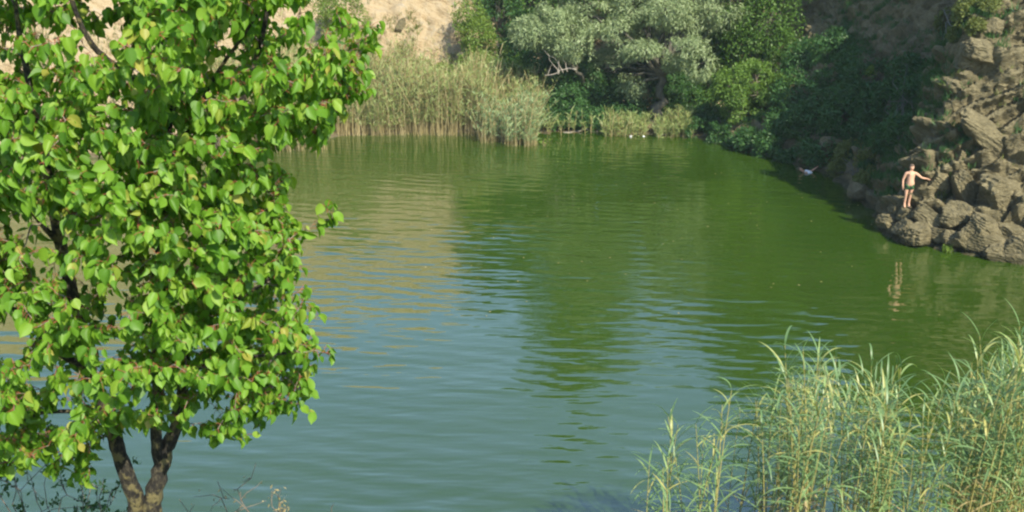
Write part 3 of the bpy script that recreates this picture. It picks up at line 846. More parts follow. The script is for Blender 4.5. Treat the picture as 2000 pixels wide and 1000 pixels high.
boulder(1868, 308, (.3, .3, .38), (0, 0, 20), "small knob of rock above the long pale slab", 6, BG)
boulder(1892, 118, (.5, .45, .8), (0, -25, 10), "pale upright block high on the spur's ridge", 7, BG, sink=.45)
boulder(1922, 100, (.8, .5, .45), (0, 15, 30), "flat topped block beside the upright one on the ridge", 8, BG, sink=.5)
boulder(1932, 50, (.45, .4, .5), (0, 10, 10), "grey knob under the scrub at the spur's top", 10, BG)
boulder(1925, 262, (1.5, .55, .5), (20, 32, 12), "slanted rib of rock in the middle of the spur's sunlit face", 11, BG, sink=.62)
WGp = "rounded rocks along the spur's waterline"
wl = [(1745, 440, .5), (1772, 448, .5), (1802, 455, .6), (1838, 462, .5), (1868, 466, .5), (1899, 470, .65), (1930, 477, .5), (1962, 490, .75), (1995, 498, .6), (1820, 430, .6), (1782, 425, .5), (1930, 450, .65), (1978, 462, .55), (1755, 412, .35)]
for i, (px, py, s) in enumerate(wl):
    rg = random.Random(i)
    boulder(px, py, (s * rg.uniform(1.0, 1.7), s * .8, s * rg.uniform(.55, .9)), (rg.uniform(-15, 15), rg.uniform(5, 40), rg.uniform(-10, 45)),
            "rounded grey rock in the jumble along the sunlit spur's waterline", 100 + i, WGp, sink=.5)
boulder(783, 50, (.28, .3, .6), (0, 24, 10), "dark upright rock standing in for a shadowed hollow in the bare tan slope", 141, None, m='rock', sink=.35)  # added block; its dark colour stands in for the shade of a hollow
boulder(1625, 290, (.7, .5, .55), (0, 10, 10), "shaded brown block on the cove slope above the swimmer", 130, None)
boulder(1685, 375, (.6, .5, .4), (0, 10, 10), "grey shaded rock at the dark water's edge in the cove", 131, None)

# ------------------------------------------------------------------ people
def skin_body(name, verts, edges, m, parent, root, levels=2):
    """verts: name -> (pos, radius[, radius y])"""
    me = bpy.data.meshes.new(name)
    keys = list(verts)
    me.from_pydata([tuple(verts[k][0]) for k in keys], [(keys.index(a), keys.index(b)) for a, b in edges], [])
    o = bpy.data.objects.new(name, me)
    COL.objects.link(o)
    o.parent = parent
    sk = o.modifiers.new("skin", 'SKIN')
    if not me.skin_vertices: pass
    sv = me.skin_vertices[0].data
    for i, k in enumerate(keys):
        r = verts[k][1]
        sv[i].radius = (r, r) if not isinstance(r, tuple) else r
        sv[i].use_root = (k == root)
    ss = o.modifiers.new("smooth", 'SUBSURF'); ss.levels = levels; ss.render_levels = levels
    me.materials.append(m)
    sk.use_smooth_shade = True
    return o

M['skin'] = plain_mat("bare_skin", (.5, .29, .19), .5, .06, 20)  # one even skin tone for both people
M['hair'] = plain_mat("short_hair", (.09, .06, .04), .8, .3, 60)
M['eye'] = plain_mat("dark_eye", (.02, .015, .01), .3, .1)
M['lip'] = plain_mat("lip", (.3, .11, .09), .5, .1)
M['white'] = plain_mat("white_cloth", (.72, .74, .76), .6, .05)
def trunks_mat():
    m, nt, out = mat("green_trunks")
    tc = N(nt, "ShaderNodeTexCoord")
    wv = N(nt, "ShaderNodeTexWave", Scale=4.0, Distortion=1.5); wv.bands_direction = 'DIAGONAL'
    nt.links.new(tc.outputs["Object"], wv.inputs["Vector"])
    r = ramp(nt, [(0.0, (.006, .02, .018)), (0.65, (.01, .04, .028)), (0.85, (.06, .15, .03))], wv.outputs["Fac"])
    pb = N(nt, "ShaderNodeBsdfPrincipled", Roughness=0.6)
    nt.links.new(r.outputs[0], pb.inputs["Base Color"]); nt.links.new(pb.outputs[0], out.inputs[0])
    return m
M['trunks'] = trunks_mat()

def hand(V, E, pre, wrist, d, side, fwd, curl):
    """palm, four fingers and a thumb; d along the hand, side towards the thumb, fwd palm normal"""
    d, side, fwd = Vector(d).normalized(), Vector(side).normalized(), Vector(fwd).normalized()
    w = Vector(wrist)
    palm = w + d * .055
    V[pre + 'palm'] = (palm, (.036, .02)); E.append((pre + 'wrist', pre + 'palm'))
    for i, (off, ln) in enumerate(((.030, .068), (.010, .078), (-.010, .072), (-.030, .056))):
        k = palm + d * .035 + side * off
        V[f'{pre}k{i}'] = (k, .0105); E.append((pre + 'palm', f'{pre}k{i}'))
        m = k + d * ln * .5 + fwd * ln * .12 * curl
        e = k + d * ln * .85 + fwd * ln * .5 * curl
        V[f'{pre}m{i}'] = (m, .009); E.append((f'{pre}k{i}', f'{pre}m{i}'))
        V[f'{pre}e{i}'] = (e, .007); E.append((f'{pre}m{i}', f'{pre}e{i}'))
    t0 = w + d * .03 + side * .042 + fwd * .01
    V[pre + 't0'] = (t0, .013); E.append((pre + 'wrist', pre + 't0'))
    V[pre + 't1'] = (t0 + d * .035 + side * .018 + fwd * .012, .010); E.append((pre + 't0', pre + 't1'))
    V[pre + 't2'] = (t0 + d * .06 + side * .02 + fwd * .022, .008); E.append((pre + 't1', pre + 't2'))

def ellipsoid(mb, c, r, n=10, mat_i=0, cut=None):
    u = np.linspace(0, np.pi, n); w = np.linspace(0, 2 * np.pi, 2 * n, endpoint=False)
    a, b = np.meshgrid(u, w, indexing='ij')
    p = np.stack([np.sin(a) * np.cos(b), np.sin(a) * np.sin(b), np.cos(a)], -1)
    if cut is not None: p[..., 2] = np.maximum(p[..., 2], cut)
    p = p * np.array(r) + np.array(c)
    k = 2 * n
    fs = [(i * k + j, (i + 1) * k + j, (i + 1) * k + (j + 1) % k, i * k + (j + 1) % k) for i in range(n - 1) for j in range(k)]
    mb.add(p.reshape(-1, 3), fs, mat_i)

def standing_man():
    hh, hn = hit(1771, 404)
    foot = P(1771, 404, hh.y - .35)
    # a ledge for him to stand on
    led = boulder(1773, 408, (.55, .5, .4), (0, 5, 10), "flat topped ledge rock under the standing man's feet", 140, BG, sink=.2)
    z0 = max((led.matrix_basis @ Vector(v.co)).z for v in led.data.vertices if (Vector((v.co.x + led.location.x, v.co.y + led.location.y)) - Vector((foot.x, foot.y))).length < .25) if True else foot.z
    led.location.z += foot.z - z0
    led.location.y += 0.1
    t = thing("person", foot, "bare chested man in green swim trunks standing on the rocks with one arm out", "person")
    V, E = {}, []
    def v(k, x, y, z, r): V[k] = (Vector((x, y, z)), r)
    # local frame: x to the viewer's right, y away from viewer, z up; he faces the viewer (-y)
    v('pelvis', 0, 0, .93, (.15, .115))
    v('belly', .012, -.015, 1.08, (.158, .13))
    v('chest', .01, 0, 1.28, (.165, .12))
    v('upper', .01, .015, 1.41, (.12, .085))
    v('neck', .01, .015, 1.50, .058)
    v('jaw', .0, -.012, 1.575, (.064, .074))
    v('face', .005, -.005, 1.64, (.086, .10))
    v('crown', .005, .005, 1.72, (.08, .094))
    v('top', .005, .008, 1.765, (.035, .045))
    for a, b in (('pelvis', 'belly'), ('belly', 'chest'), ('chest', 'upper'), ('upper', 'neck'), ('neck', 'jaw'), ('jaw', 'face'), ('face', 'crown'), ('crown', 'top')): E.append((a, b))
    v('nose', .005, -.105, 1.625, .014); E.append(('face', 'nose'))
    for s in (-1, 1):
        v(f'ear{s}', .005 + s * .085, .005, 1.635, (.012, .022)); E.append(('face', f'ear{s}'))
    for s, n in ((-1, 'l'), (1, 'r')):
        v(n + 'hip', s * .095, 0, .86, .098); E.append(('pelvis', n + 'hip'))
        v(n + 'thigh', s * .10, -.01, .68, .082); E.append((n + 'hip', n + 'thigh'))
        v(n + 'knee', s * .088 - .01, -.02, .48, .056); E.append((n + 'thigh', n + 'knee'))
        v(n + 'calf', s * .085 - .015, .015, .33, .056); E.append((n + 'knee', n + 'calf'))
        v(n + 'ankle', s * .08 - .02, .02, .09, .038); E.append((n + 'calf', n + 'ankle'))
        v(n + 'heel', s * .08 - .02, .05, .04, .036); E.append((n + 'ankle', n + 'heel'))
        v(n + 'ball', s * .095 - .02, -.11, .03, (.044, .028)); E.append((n + 'ankle', n + 'ball'))
        v(n + 'toe', s * .1 - .02, -.17, .022, (.036, .02)); E.append((n + 'ball', n + 'toe'))
    # the arm on the viewer's left hangs, slightly bent
    v('lsh', -.19, .01, 1.40, .07); E.append(('upper', 'lsh'))
    v('lelb', -.275, .02, 1.12, .046); E.append(('lsh', 'lelb'))
    v('lwrist', -.275, -.06, .88, .032); E.append(('lelb', 'lwrist'))
    hand(V, E, 'l', V['lwrist'][0], (0, -.15, -1), (.2, -1, .1), (1, .2, 0), .6)
    # the other arm reaches out to the rock
    v('rsh', .20, .01, 1.40, .07); E.append(('upper', 'rsh'))
    v('relb', .42, -.06, 1.24, .046); E.append(('rsh', 'relb'))
    v('rwrist', .65, -.02, 1.20, .032); E.append(('relb', 'rwrist'))
    hand(V, E, 'r', V['rwrist'][0], (1, 0, -.25), (0, -1, .1), (-.1, .1, -1), .5)
    body = skin_body("body", V, E, M['skin'], t, 'pelvis')
    T = {'c': (Vector((0, 0, .92)), (.178, .145)), 'w': (Vector((0, 0, 1.05)), (.172, .14))}
    TE = [('c', 'w')]
    for s, n in ((-1, 'l'), (1, 'r')):
        T[n + 'h'] = (Vector((s * .095, 0, .84)), .122); T[n + 't'] = (Vector((s * .1, -.006, .70)), .112)
        TE += [('c', n + 'h'), (n + 'h', n + 't')]
    skin_body("swim_trunks", T, TE, M['trunks'], t, 'c')
    hm = MB(); ellipsoid(hm, (foot.x + .005, foot.y + .018, foot.z + 1.705), (.093, .11, .085), 10, 0, -.15)
    hm.build("hair", M['hair'], t)
    for s in (-1, 1):
        em = MB(); ellipsoid(em, (foot.x + .005 + s * .03, foot.y - .088, foot.z + 1.65), (.012, .008, .008), 6); em.build("eye", M['eye'], t)
    lm = MB(); ellipsoid(lm, (foot.x + .005, foot.y - .078, foot.z + 1.573), (.022, .01, .008), 6); lm.build("mouth", M['lip'], t)
    t.scale = (1.05, 1.05, 1.05)
    t.rotation_euler.z = math.radians(-6)
standing_man()

def swimmer():
    b = W(1571, 337)
    t = thing("person", b, "swimmer in a white top lying back in the dark cove water with one arm raised", "person")
    V, E = {}, []
    def v(k, x, y, z, r): V[k] = (Vector((x, y, z)), r)
    v('hips', .75, .1, -.28, (.15, .11))
    v('belly', .45, .05, -.14, (.15, .11))
    v('chest', .15, 0, -.02, (.17, .12))
    v('neck', -.10, -.02, .09, .06)
    v('jaw', -.19, -.03, .17, (.075, .085))
    v('face', -.25, -.03, .215, (.105, .115))
    v('top', -.315, -.02, .235, (.09, .10))
    for a, c in (('hips', 'belly'), ('belly', 'chest'), ('chest', 'neck'), ('neck', 'jaw'), ('jaw', 'face'), ('face', 'top')): E.append((a, c))
    v('nose', -.24, -.12, .235, .015); E.append(('face', 'nose'))
    v('rsh', .08, .17, .02, .07); E.append(('chest', 'rsh'))
    v('relb', .38, .1, .05, .046); E.append(('rsh', 'relb'))
    v('rwrist', .62, .06, .25, .034); E.append(('relb', 'rwrist'))
    hand(V, E, 'r', V['rwrist'][0], (.75, -.05, .65), (0, -1, .1), (-.6, 0, .7), .3)
    v('lsh', .08, -.17, -.02, .07); E.append(('chest', 'lsh'))
    v('lelb', .1, -.3, -.18, .046); E.append(('lsh', 'lelb'))
    v('lwrist', .3, -.32, -.3, .034); E.append(('lelb', 'lwrist'))
    hand(V, E, 'l', V['lwrist'][0], (1, 0, -.4), (0, 0, 1), (0, 1, 0), .4)
    for s, n in ((-1, 'l'), (1, 'r')):
        v(n + 'hip', .85, .1 + s * .09, -.34, .095); E.append(('hips', n + 'hip'))
        v(n + 'knee', 1.25, .15 + s * .1, -.5, .056); E.append((n + 'hip', n + 'knee'))
        v(n + 'ankle', 1.65, .18 + s * .1, -.62, .04); E.append((n + 'knee', n + 'ankle'))
        v(n + 'toe', 1.8, .18 + s * .1, -.6, .03); E.append((n + 'ankle', n + 'toe'))
    skin_body("body", V, E, M['skin'], t, 'hips')
    S = {'a': (Vector((.45, .05, -.13)), (.165, .125)), 'b': (Vector((.15, 0, .03)), (.215, .165)), 'c': (Vector((-.02, -.01, .08)), (.14, .11)),
         'd': (Vector((.1, .17, .05)), .105), 'e': (Vector((.1, -.17, .01)), .105)}
    skin_body("white_top", S, [('a', 'b'), ('b', 'c'), ('b', 'd'), ('b', 'e')], M['white'], t, 'b')
    hm = MB(); ellipsoid(hm, (b.x - .315, b.y + .01, b.z + .225), (.075, .1, .095), 8); hm.build("hair", M['hair'], t)
swimmer()

# ------------------------------------------------------------------ near apricot tree
OY = [-420, -250, -100, 0, 50, 100, 180, 230, 280, 300, 350, 400, 450, 500, 560, 610, 680, 740, 780, 820, 850, 880, 950]
OX = [260, 480, 620, 690, 735, 730, 710, 660, 640, 565, 570, 560, 600, 590, 600, 612, 645, 615, 600, 590, 525, 500, 420]
LX = [-300, -100, 0, 60, 150, 200, 230, 350, 380, 500, 560, 650, 760]
LY = [800, 880, 910, 925, 945, 860, 845, 850, 885, 885, 830, 745, 200]
HOLES = [(150, 85, 34), (222, 185, 30), (425, 112, 46), (90, 470, 42), (25, 655, 48), (330, 235, 26), (215, 660, 24), (500, 880, 20), (10, 440, 30), (560, 300, 24), (120, 800, 40), (245, 560, 20)]
def apricot():
    rg = np.random.default_rng(17)
    Y0 = 4.25
    def pt(px, py, dy=0): return np.array(P(px, py, Y0 + dy))
    base = Vector((P(285, 1010, Y0).x, Y0, ground(P(285, 1010, Y0).x, Y0)))
    t = thing("apricot_tree", base, "young leafy apricot tree with heart shaped bright green leaves in the foreground", "tree")
    # main stems as pixel polylines with depth offsets, radius in m
    stems = [
        [(285, 1060, 0, .085), (268, 985, 0, .058), (240, 905, -.03, .047), (212, 820, -.06, .043), (172, 720, -.1, .038), (150, 600, -.15, .034), (118, 480, -.2, .028), (95, 350, -.2, .022), (60, 180, -.2, .016), (30, 20, -.2, .01), (10, -200, -.2, .006)],
        [(285, 1060, 0, .085), (298, 985, 0, .058), (314, 905, .03, .05), (342, 845, .05, .042), (358, 765, .08, .038), (362, 640, .1, .034), (400, 480, .12, .028), (430, 340, .15, .022), (470, 200, .2, .017), (520, 60, .2, .012), (540, -150, .2, .006)],
        [(314, 905, .03, .04), (302, 840, .0, .034), (308, 740, .05, .031), (300, 600, .1, .028), (318, 430, .1, .025), (330, 300, .1, .022), (330, 170, .1, .018), (310, 40, .1, .014), (290, -160, .1, .008), (270, -330, .1, .005)],
        [(330, 250, .1, .016), (270, 165, -.05, .017), (215, 120, -.1, .015), (178, 90, -.15, .013), (140, 10, -.2, .011), (110, -150, -.2, .007)],
        [(320, 345, .1, .014), (350, 285, -.1, .012), (372, 240, -.15, .010), (430, 130, -.2, .009), (465, 85, -.25, .008), (505, 25, -.3, .006)],
        [(172, 720, -.1, .02), (110, 690, -.2, .016), (65, 640, -.25, .014), (45, 605, -.3, .012), (-60, 590, -.3, .008)],
        [(362, 640, .1, .02), (430, 600, -.1, .013), (510, 560, -.2, .009), (560, 510, -.2, .006)],
        [(308, 740, .05, .018), (380, 720, -.2, .012), (460, 700, -.3, .009), (560, 690, -.35, .006)],
        [(212, 820, -.06, .018), (130, 800, -.3, .011), (60, 810, -.4, .008), (0, 860, -.4, .005)],
        [(118, 480, -.2, .016), (50, 400, -.4, .012), (0, 300, -.5, .009), (-80, 250, -.5, .006)],
    ]
    tm = MB()
    nodes = []
    for s in stems:
        q = np.array([pt(a, b, c) for a, b, c, r in s]); r = np.array([x[3] * (.74 if x[3] > .03 else .88) for x in s])
        tt = np.linspace(0, len(s) - 1, (len(s) - 1) * 5 + 1)
        # smooth by Catmull-Rom via repeated averaging of a dense linear path
        pp = np.stack([np.interp(tt, np.arange(len(s)), q[:, i]) for i in range(3)], 1)
        for _ in range(4): pp[1:-1] = (pp[:-2] + 2 * pp[1:-1] + pp[2:]) / 4
        rr = np.interp(tt, np.arange(len(s)), r)
        kn = rg.normal(size=pp.shape) * (rr * .12)[:, None]; pp[1:-1] += kn[1:-1]
        tm.tube(pp, rr, 12 if r.max() > .03 else 8, 0, .10, int(r.sum() * 1000))
        for a, b in zip(pp, rr): nodes.append((a, b))
    trunk = tm.build("trunk", M['bark'], t)
    # twig targets through the crown
    cand = []
    while len(cand) < 6500:
        py = rg.uniform(-420, 945); px = rg.uniform(-330, 745)
        ox = np.interp(py, OY, OX)
        if px > ox - 12 or py > np.interp(px, LX, LY) - 18: continue
        if any((px - a) ** 2 + (py - b) ** 2 < c * c for a, b, c in HOLES): continue
        cx = 250
        hw = (ox - cx) if px > cx else 560
        e = math.sqrt(max(0, 1 - ((px - cx) / hw) ** 2))
        dep = e * min(hw * .0022, .95)
        dy = rg.uniform(-dep, dep) * (.95 if py > -60 else .6)
        # sparser lower left
        if px < 230 and py > 560 and rg.random() < .4: continue
        if float(fbm(pt(px, py, dy)[None] * 3.3, 2, 91)[0]) < (-.05 if px < 320 else -.11): continue
        cand.append((px, py, dy))
    tg = []
    tp = np.zeros((0, 3))
    for px, py, dy in cand:
        q = pt(px, py, dy)
        if len(tp) == 0 or np.min(np.linalg.norm(tp - q, axis=1)) > .086:
            tp = np.vstack([tp, q]); tg.append(q)
    for px, py, dy in ((60, 890, -.45), (95, 870, -.4), (0, 905, -.5), (40, 860, -.45), (110, 915, -.35), (175, 920, -.3), (130, 890, -.3), (640, 402, -.1), (652, 428, -.1), (612, 608, -.2), (600, 800, -.3), (640, 690, -.3), (735, 60, 0), (25, 905, -.45), (150, 935, -.3), (715, 185, 0)):
        tg.append(pt(px, py, dy))
    npos = np.array([a for a, b in nodes]); nrad = np.array([b for a, b in nodes])
    axis = pt(290, 500, .05)
    # attach greedily, nearest first
    tg = np.array(tg)
    d0 = np.array([np.min(np.linalg.norm(npos - q, axis=1)) for q in tg])
    bm_ = MB()
    LP, LD, LNn, LS = [], [], [], []
    tops = []
    for k in np.argsort(d0):
        q = tg[k]
        dd = np.linalg.norm(npos - q, axis=1)
        # prefer nodes lower / more inward than the target
        pen = dd + np.maximum(0, npos[:, 2] - q[2]) * .6 + np.maximum(0, .05 - dd) * 5
        j = int(np.argmin(pen))
        a = npos[j]; ln = dd[j]
        n = max(4, int(ln / .045) + 2)
        tt = np.linspace(0, 1, n)
        pp = a + (q - a) * tt[:, None]
        pp[:, 2] += np.sin(tt * np.pi) * ln * .12
        pp[1:-1] += rg.normal(size=(n - 2, 3)) * .008
        r0 = min(nrad[j] * .7, .0035 + .006 * ln + .0015)
        rr = np.linspace(r0, .0018, n)
        bm_.tube(pp, rr, 5, 0)
        npos = np.vstack([npos, pp[1:]]); nrad = np.concatenate([nrad, rr[1:]])
        # leaves on the outer part of the twig
        seg = min(ln, .30)
        nl = int(rg.integers(10, 15)) if ln > .06 else 6
        td = nrm((q - a)[None])[0]
        for i in range(nl):
            f = 1 - seg / max(ln, 1e-3) * (i / nl) if ln > .02 else 1
            f = min(1, max(0.0, f))
            c = np.array([np.interp(f, tt, pp[:, m]) for m in range(3)])
            tops.append((c, td))
    P0 = np.array([a for a, b in tops]); TD = np.array([b for a, b in tops])
    m = len(P0)
    outw = P0 - axis; outw[:, 2] *= .25; outw = nrm(outw)
    ra = rg.normal(size=(m, 3))
    pd = nrm(outw * .35 + TD * .45 + ra * .7 + np.array([0, 0, -.1]))          # petiole direction
    pl = rg.uniform(.018, .04, m)
    P1 = P0 + pd * pl[:, None]
    # red petioles
    for a, b in zip(P0, P1):
        bm_.tube([a, (a + b) / 2 + np.array([0, 0, .003]), b], [.0016, .0013, .0011], 3, 1)
    bm_.build("branch", [M['twig'], M['petiole']], t)
    ld = nrm(pd * .4 + outw * .12 + np.array([0, 0, -1.0]) + rg.normal(size=(m, 3)) * .38)
    sunv = np.array(SV)
    nn = outw * .75 + np.array([0, -.25, .45]) + rg.normal(size=(m, 3)) * .55
    L = rg.uniform(.032, .066, m)
    small = rg.random(m) < .12
    L[small] *= .6
    # leaf blade: 9 x 3, broad heart shaped with a drawn-out tip, folded and curled
    al = np.array([0, .06, .18, .34, .5, .66, .8, .91, 1.0])
    hw = np.array([.05, .30, .47, .53, .5, .38, .2, .07, .0]) 
    tpl = []
    for a, w in zip(al, hw):
        back = -.05 * (w > .25) * (a < .1)
        curl = -.22 * a ** 2
        tpl += [[-w, a + back, w * .32 + curl - .02 * math.sin(a * 9)], [-w * .5, a, w * .12 + curl], [0, a, curl], [w * .5, a, w * .12 + curl], [w, a + back, w * .32 + curl + .02 * math.sin(a * 9)]]
    tpl = np.array(tpl)
    fs = []
    for i in range(len(al) - 1):
        for j in range(4):
            fs.append((i * 5 + j, i * 5 + j + 1, (i + 1) * 5 + j + 1, (i + 1) * 5 + j))
    cm = MB()
    grp = rg.random(m)
    for lo, hi, cu in ((0, .35, 1.0), (.35, .65, -.6), (.65, .85, 2.0), (.85, 1, .2)):
        s = (grp >= lo) & (grp < hi)
        t2 = tpl.copy(); t2[:, 2] += np.abs(t2[:, 0]) * (.28 if cu > .9 else -.12)
        t2[:, 2] += -(cu - 1) * .22 * np.repeat(al, 5) ** 2
        cm.leaves(P1[s], ld[s], nn[s], L[s], L[s] * rg.uniform(.5, .76, s.sum()), t2, fs)
    cm.build("crown", M['fgleaf'], t)
    print("apricot twigs", len(tg), "leaves", m)
apricot()

# ------------------------------------------------------------------ near weeds
def weed(px, Y, tips, leafmat, label, seed, n=120, L=.05, spread=.12, name="weed", stem_m='twig'):
    rg = np.random.default_rng(seed)
    x = P(px, 1000, Y).x
    base = Vector((x, Y, ground(x, Y)))
    t = thing(name, base, label, "weed")
    sm, cm = MB(), MB()
    for q in tips:
        q = P(q[0], q[1], Y + (q[2] if len(q) > 2 else 0))
        b = np.array(base) + rg.normal(size=3) * np.array([.06, .06, 0])
        pts = limb(b, q, 9, .03, rg); sm.tube(pts, np.linspace(.006, .0018, 9), 5)
        for k in range(5):
            a = pts[rg.integers(3, 8)]; e = a + rg.normal(size=3) * spread + np.array([0, 0, .08])
            sm.tube(limb(a, e, 4, .05, rg), np.linspace(.003, .0012, 4), 4)
            pos = a + (e - a) * rg.uniform(.2, 1, (n // 5, 1)) + rg.normal(size=(n // 5, 3)) * .012
            d = rg.normal(size=(n // 5, 3)) + np.array([0, 0, .3])
            cm.leaves(pos, d, rg.normal(size=(n // 5, 3)) + np.array([0, 0, .7]), L * rg.uniform(.5, 1.2, n // 5), L * .4, QUAD, QF)
    sm.build("stem", M[stem_m], t); cm.build("foliage", leafmat, t)
weed(40, 5.6, [(10, 890), (50, 900), (90, 930, .2), (-40, 880), (30, 950, -.2), (70, 960)], M['dark'], "dark feathery weed at the lower left corner below the tree", 71, 110, .045, .16)
weed(140, 5.4, [(120, 940), (160, 920, .1), (190, 950), (215, 960, .1), (150, 985)], M['dark'], "dark bushy weed just left of the near tree's trunk", 72, 90, .045, .14)
weed(430, 5.2, [(500, 905), (425, 940), (350, 975), (470, 960)], M['dry'], "dry branching weed stalk right of the near tree's trunk", 73, 14, .03, .08)
weed(535, 5.2, [(536, 955), (530, 965)], M['dry'], "short dry spike of weed at the bottom edge over the water", 74, 30, .03, .03)
weed(650, 5.2, [(652, 984)], M['dry'], "single dry seed head poking up at the bottom edge", 75, 30, .025, .02)

# ------------------------------------------------------------------ near reeds, lower right
def reed_proto(seed):
    rg = np.random.default_rng(seed)
    h = rg.uniform(3.3, 4.2)
    t = thing("reed", (0, 0, 0), "tall green reed stalk with long arching leaves in the dense lower right clump", "reed", "reeds in the near clump")
    sm, lm = MB(), MB()
    n = 14
    tt = np.linspace(0, 1, n)
    lean = rg.normal(size=2) * .22
    pts = np.stack([lean[0] * tt ** 2, lean[1] * tt ** 2, h * tt], 1)
    sm.tube(pts, np.linspace(.012, .004, n), 6)
    nl = int(rg.integers(15, 20))
    az0 = rg.uniform(0, 2 * np.pi)
    for i in range(nl):
        f = .33 + .67 * (i / (nl - 1)) ** .75
        c = np.array([np.interp(f, tt, pts[:, m]) for m in range(3)])
        az = az0 + (i % 2) * np.pi + rg.normal() * .6
        L = rg.uniform(.42, .72) * (1.0 if f < .93 else .8)
        el = rg.uniform(.45, 1.1) if f < .9 else rg.uniform(.9, 1.45)
        droop = rg.uniform(.25, 1.5)
        k = 8
        p = [c]
        e = el
        for s in range(k):
            p.append(p[-1] + np.array([math.cos(az) * math.cos(e), math.sin(az) * math.cos(e), math.sin(e)]) * L / k)
            e -= droop / k * (1 + s / k)
        p = np.array(p)
        w = np.array([.35, .8, 1, 1, .92, .8, .62, .38, .02]) * rg.uniform(.010, .017)
        side = np.array([-math.sin(az), math.cos(az), rg.uniform(-.3, .3)])
        up = np.array([0, 0, 1.0])
        v = np.concatenate([p - side * w[:, None] + up * w[:, None] * .4, p, p + side * w[:, None] + up * w[:, None] * .4])
        fs = []
        for s in range(k):
            fs += [(s, s + 1, 9 + s + 1, 9 + s), (9 + s, 9 + s + 1, 18 + s + 1, 18 + s)]
        dead = f < .5 and rg.random() < .35
        lm.add(v, fs, 1 if dead else 0)
    sm.build("stem", M['reedstem'], t); lm.build("leaf_blades", [M['reedleaf'], M['dry']], t)
    t["h"] = float(h)
    return t
def near_reeds():
    rg = np.random.default_rng(99)
    protos = [reed_proto(900 + i) for i in range(9)]
    used = set()
    TX = [1255, 1300, 1345, 1400, 1460, 1500, 1560, 1600, 1650, 1700, 1760, 1800, 1850, 1900, 1960, 2010, 2100]
    TY = [905, 830, 805, 800, 755, 770, 715, 685, 705, 730, 725, 760, 755, 730, 690, 670, 670]
    n = 0
    tries = 0
    while n < 300 and tries < 20000:
        tries += 1
        px = rg.uniform(1260, 2110)
        Y = rg.uniform(11.5, np.interp(px, [1260, 1500, 1700], [14.0, 15.0, 16.2]))
        edge = np.interp(px, [1260, 1400, 1560, 1700], [.25, .5, .85, 1])
        if rg.random() > edge: continue
        # gaps with water showing
        if float(fbm(np.array([[px * .006, Y * .45, 3.3]]), 2, 55)[0]) < -.13: continue
        ty = np.interp(px, TX, TY)
        top_py = ty + abs(rg.normal()) * 75 if rg.random() < .8 else ty + rg.uniform(-25, 140)
        top = P(px, top_py, Y)
        gz = ground(top.x, Y)
        h = top.z - gz
        if h < 1.6 or h > 5.2: continue
        k = int(rg.integers(0, 9))
        if k not in used:
            o = protos[k]; used.add(k)
        else:
            o = copy_tree(protos[k])
        s = h / o["h"]
        o.location = (top.x, Y, gz)
        sx = .75 + .25 * s
        o.scale = (sx, sx, s)
        o.rotation_euler = (rg.normal() * .05, rg.normal() * .05 + .02, rg.uniform(0, 6.28))
        n += 1
    print("reeds", n, "protos used", len(used))
near_reeds()
for o in bpy.data.objects:
    if "h" in o.keys(): del o["h"]

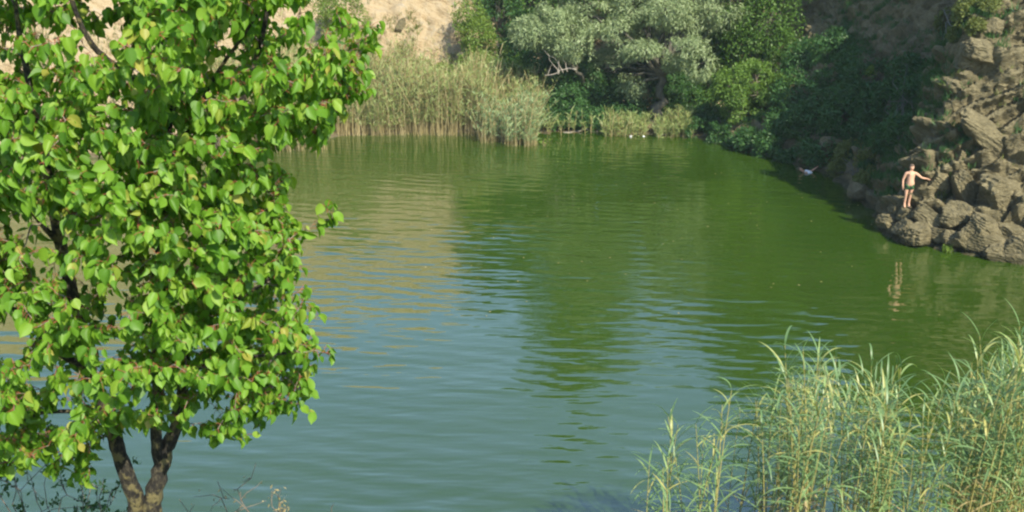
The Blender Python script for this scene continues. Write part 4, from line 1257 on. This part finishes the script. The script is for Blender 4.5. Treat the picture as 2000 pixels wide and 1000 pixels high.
# ------------------------------------------------------------------ small things on the water and slope
def floaters():
    b = W(1063, 285)
    rg = np.random.default_rng(5)
    t = thing("water_plant", b, "lone green sprig sticking out of the water right of the reeds", "plant")
    sm, cm = MB(), MB()
    for q in range(5):
        e = np.array(b) + np.array([rg.normal() * .14, rg.normal() * .08, rg.uniform(.2, .42)])
        sm.tube(limb(np.array(b) - [0, 0, .1], e, 5, .1, rg), np.linspace(.014, .006, 5), 5)
        cm.leaves(np.repeat(e[None], 3, 0), rg.normal(size=(3, 3)) + [0, 0, .3], rg.normal(size=(3, 3)) + [0, 0, .5], .2, .08, QUAD, QF)
    sm.build("stem", M['dry'], t); cm.build("foliage", M['bright'], t)
    for i, (px, py, lab) in enumerate(((1232, 267, "white scrap of litter floating left of the willow's foot"), (1257, 267, "white scrap of litter floating straight below the willow trunk"), (1299, 264, "white scrap of litter afloat by the reeds right of the willow"))):
        c = W(px, py)
        mb = MB(); ellipsoid(mb, (c.x, c.y, .03), (.08, .07, .035), 6)
        mb.v[0] = mb.v[0] + np.random.default_rng(i).normal(size=mb.v[0].shape) * .012
        o = mb.build("litter", M['white']); origin_to(o, c)
        tag(o, lab, "litter", "litter along the far waterline")
    for i, (px, py, l, a, lab) in enumerate(((1140, 258, 2.6, 4, "thin fallen branch lying on the water under the dark shrubs"), (930, 259, 2.4, -3, "pale driftwood stick along the foot of the far reeds"))):
        c = W(px, py); c.z = .05
        d = Vector((math.cos(math.radians(a)), .1, math.sin(math.radians(a)) * .5)) * l / 2
        mb = MB(); mb.tube(limb(c - d, c + d, 8, .03, rg), np.linspace(.05, .02, 8), 6)
        o = mb.build("driftwood", M['palewood']); origin_to(o, c); tag(o, lab, "branch")
floaters()
def flotsam():
    rg = np.random.default_rng(77)
    n = 260
    px = rg.uniform(560, 1350, n); py = 265 + np.abs(rg.normal(size=n)) * 9
    px2 = rg.uniform(600, 1900, 90); py2 = rg.uniform(290, 620, 90)
    pos = np.array([list(W(a, b)) for a, b in zip(np.concatenate([px, px2]), np.concatenate([py, py2]))])
    pos[:, 2] = .006
    m = len(pos)
    d = np.concatenate([rg.normal(size=(m, 2)), np.zeros((m, 1))], 1)
    mb = MB(); mb.leaves(pos, d, np.tile([0, 0, 1.0], (m, 1)), rg.uniform(.05, .12, m), .07, QUAD, QF)
    o = mb.build("floating_leaves", M['dry'])
    tag(o, "scattered yellowed leaves and straw afloat on the lake", "leaves", None, "stuff")
flotsam()

# ------------------------------------------------------------------ thin haze volume, added to lift the shadows like lens veil
def haze():
    mb = MB()
    x0, x1, y0, y1, z0, z1 = -560, 560, -560, 560, -4.0, 60.0
    v = [(x, y, z) for z in (z0, z1) for y in (y0, y1) for x in (x0, x1)]
    mb.add(v, [(0, 2, 3, 1), (4, 5, 7, 6), (0, 1, 5, 4), (2, 6, 7, 3), (0, 4, 6, 2), (1, 3, 7, 5)])
    m, nt, out = mat("shadow_lift_haze")
    pv = N(nt, "ShaderNodeVolumePrincipled", Density=0.00024, Anisotropy=0.0)
    pv.inputs["Color"].default_value = (.75, .95, 1, 1)
    nt.links.new(pv.outputs[0], out.inputs["Volume"])
    o = mb.build("haze", m, None, False)
    tag(o, "thin added haze over the lake that lifts the shadows", None, None, "stuff")
haze()
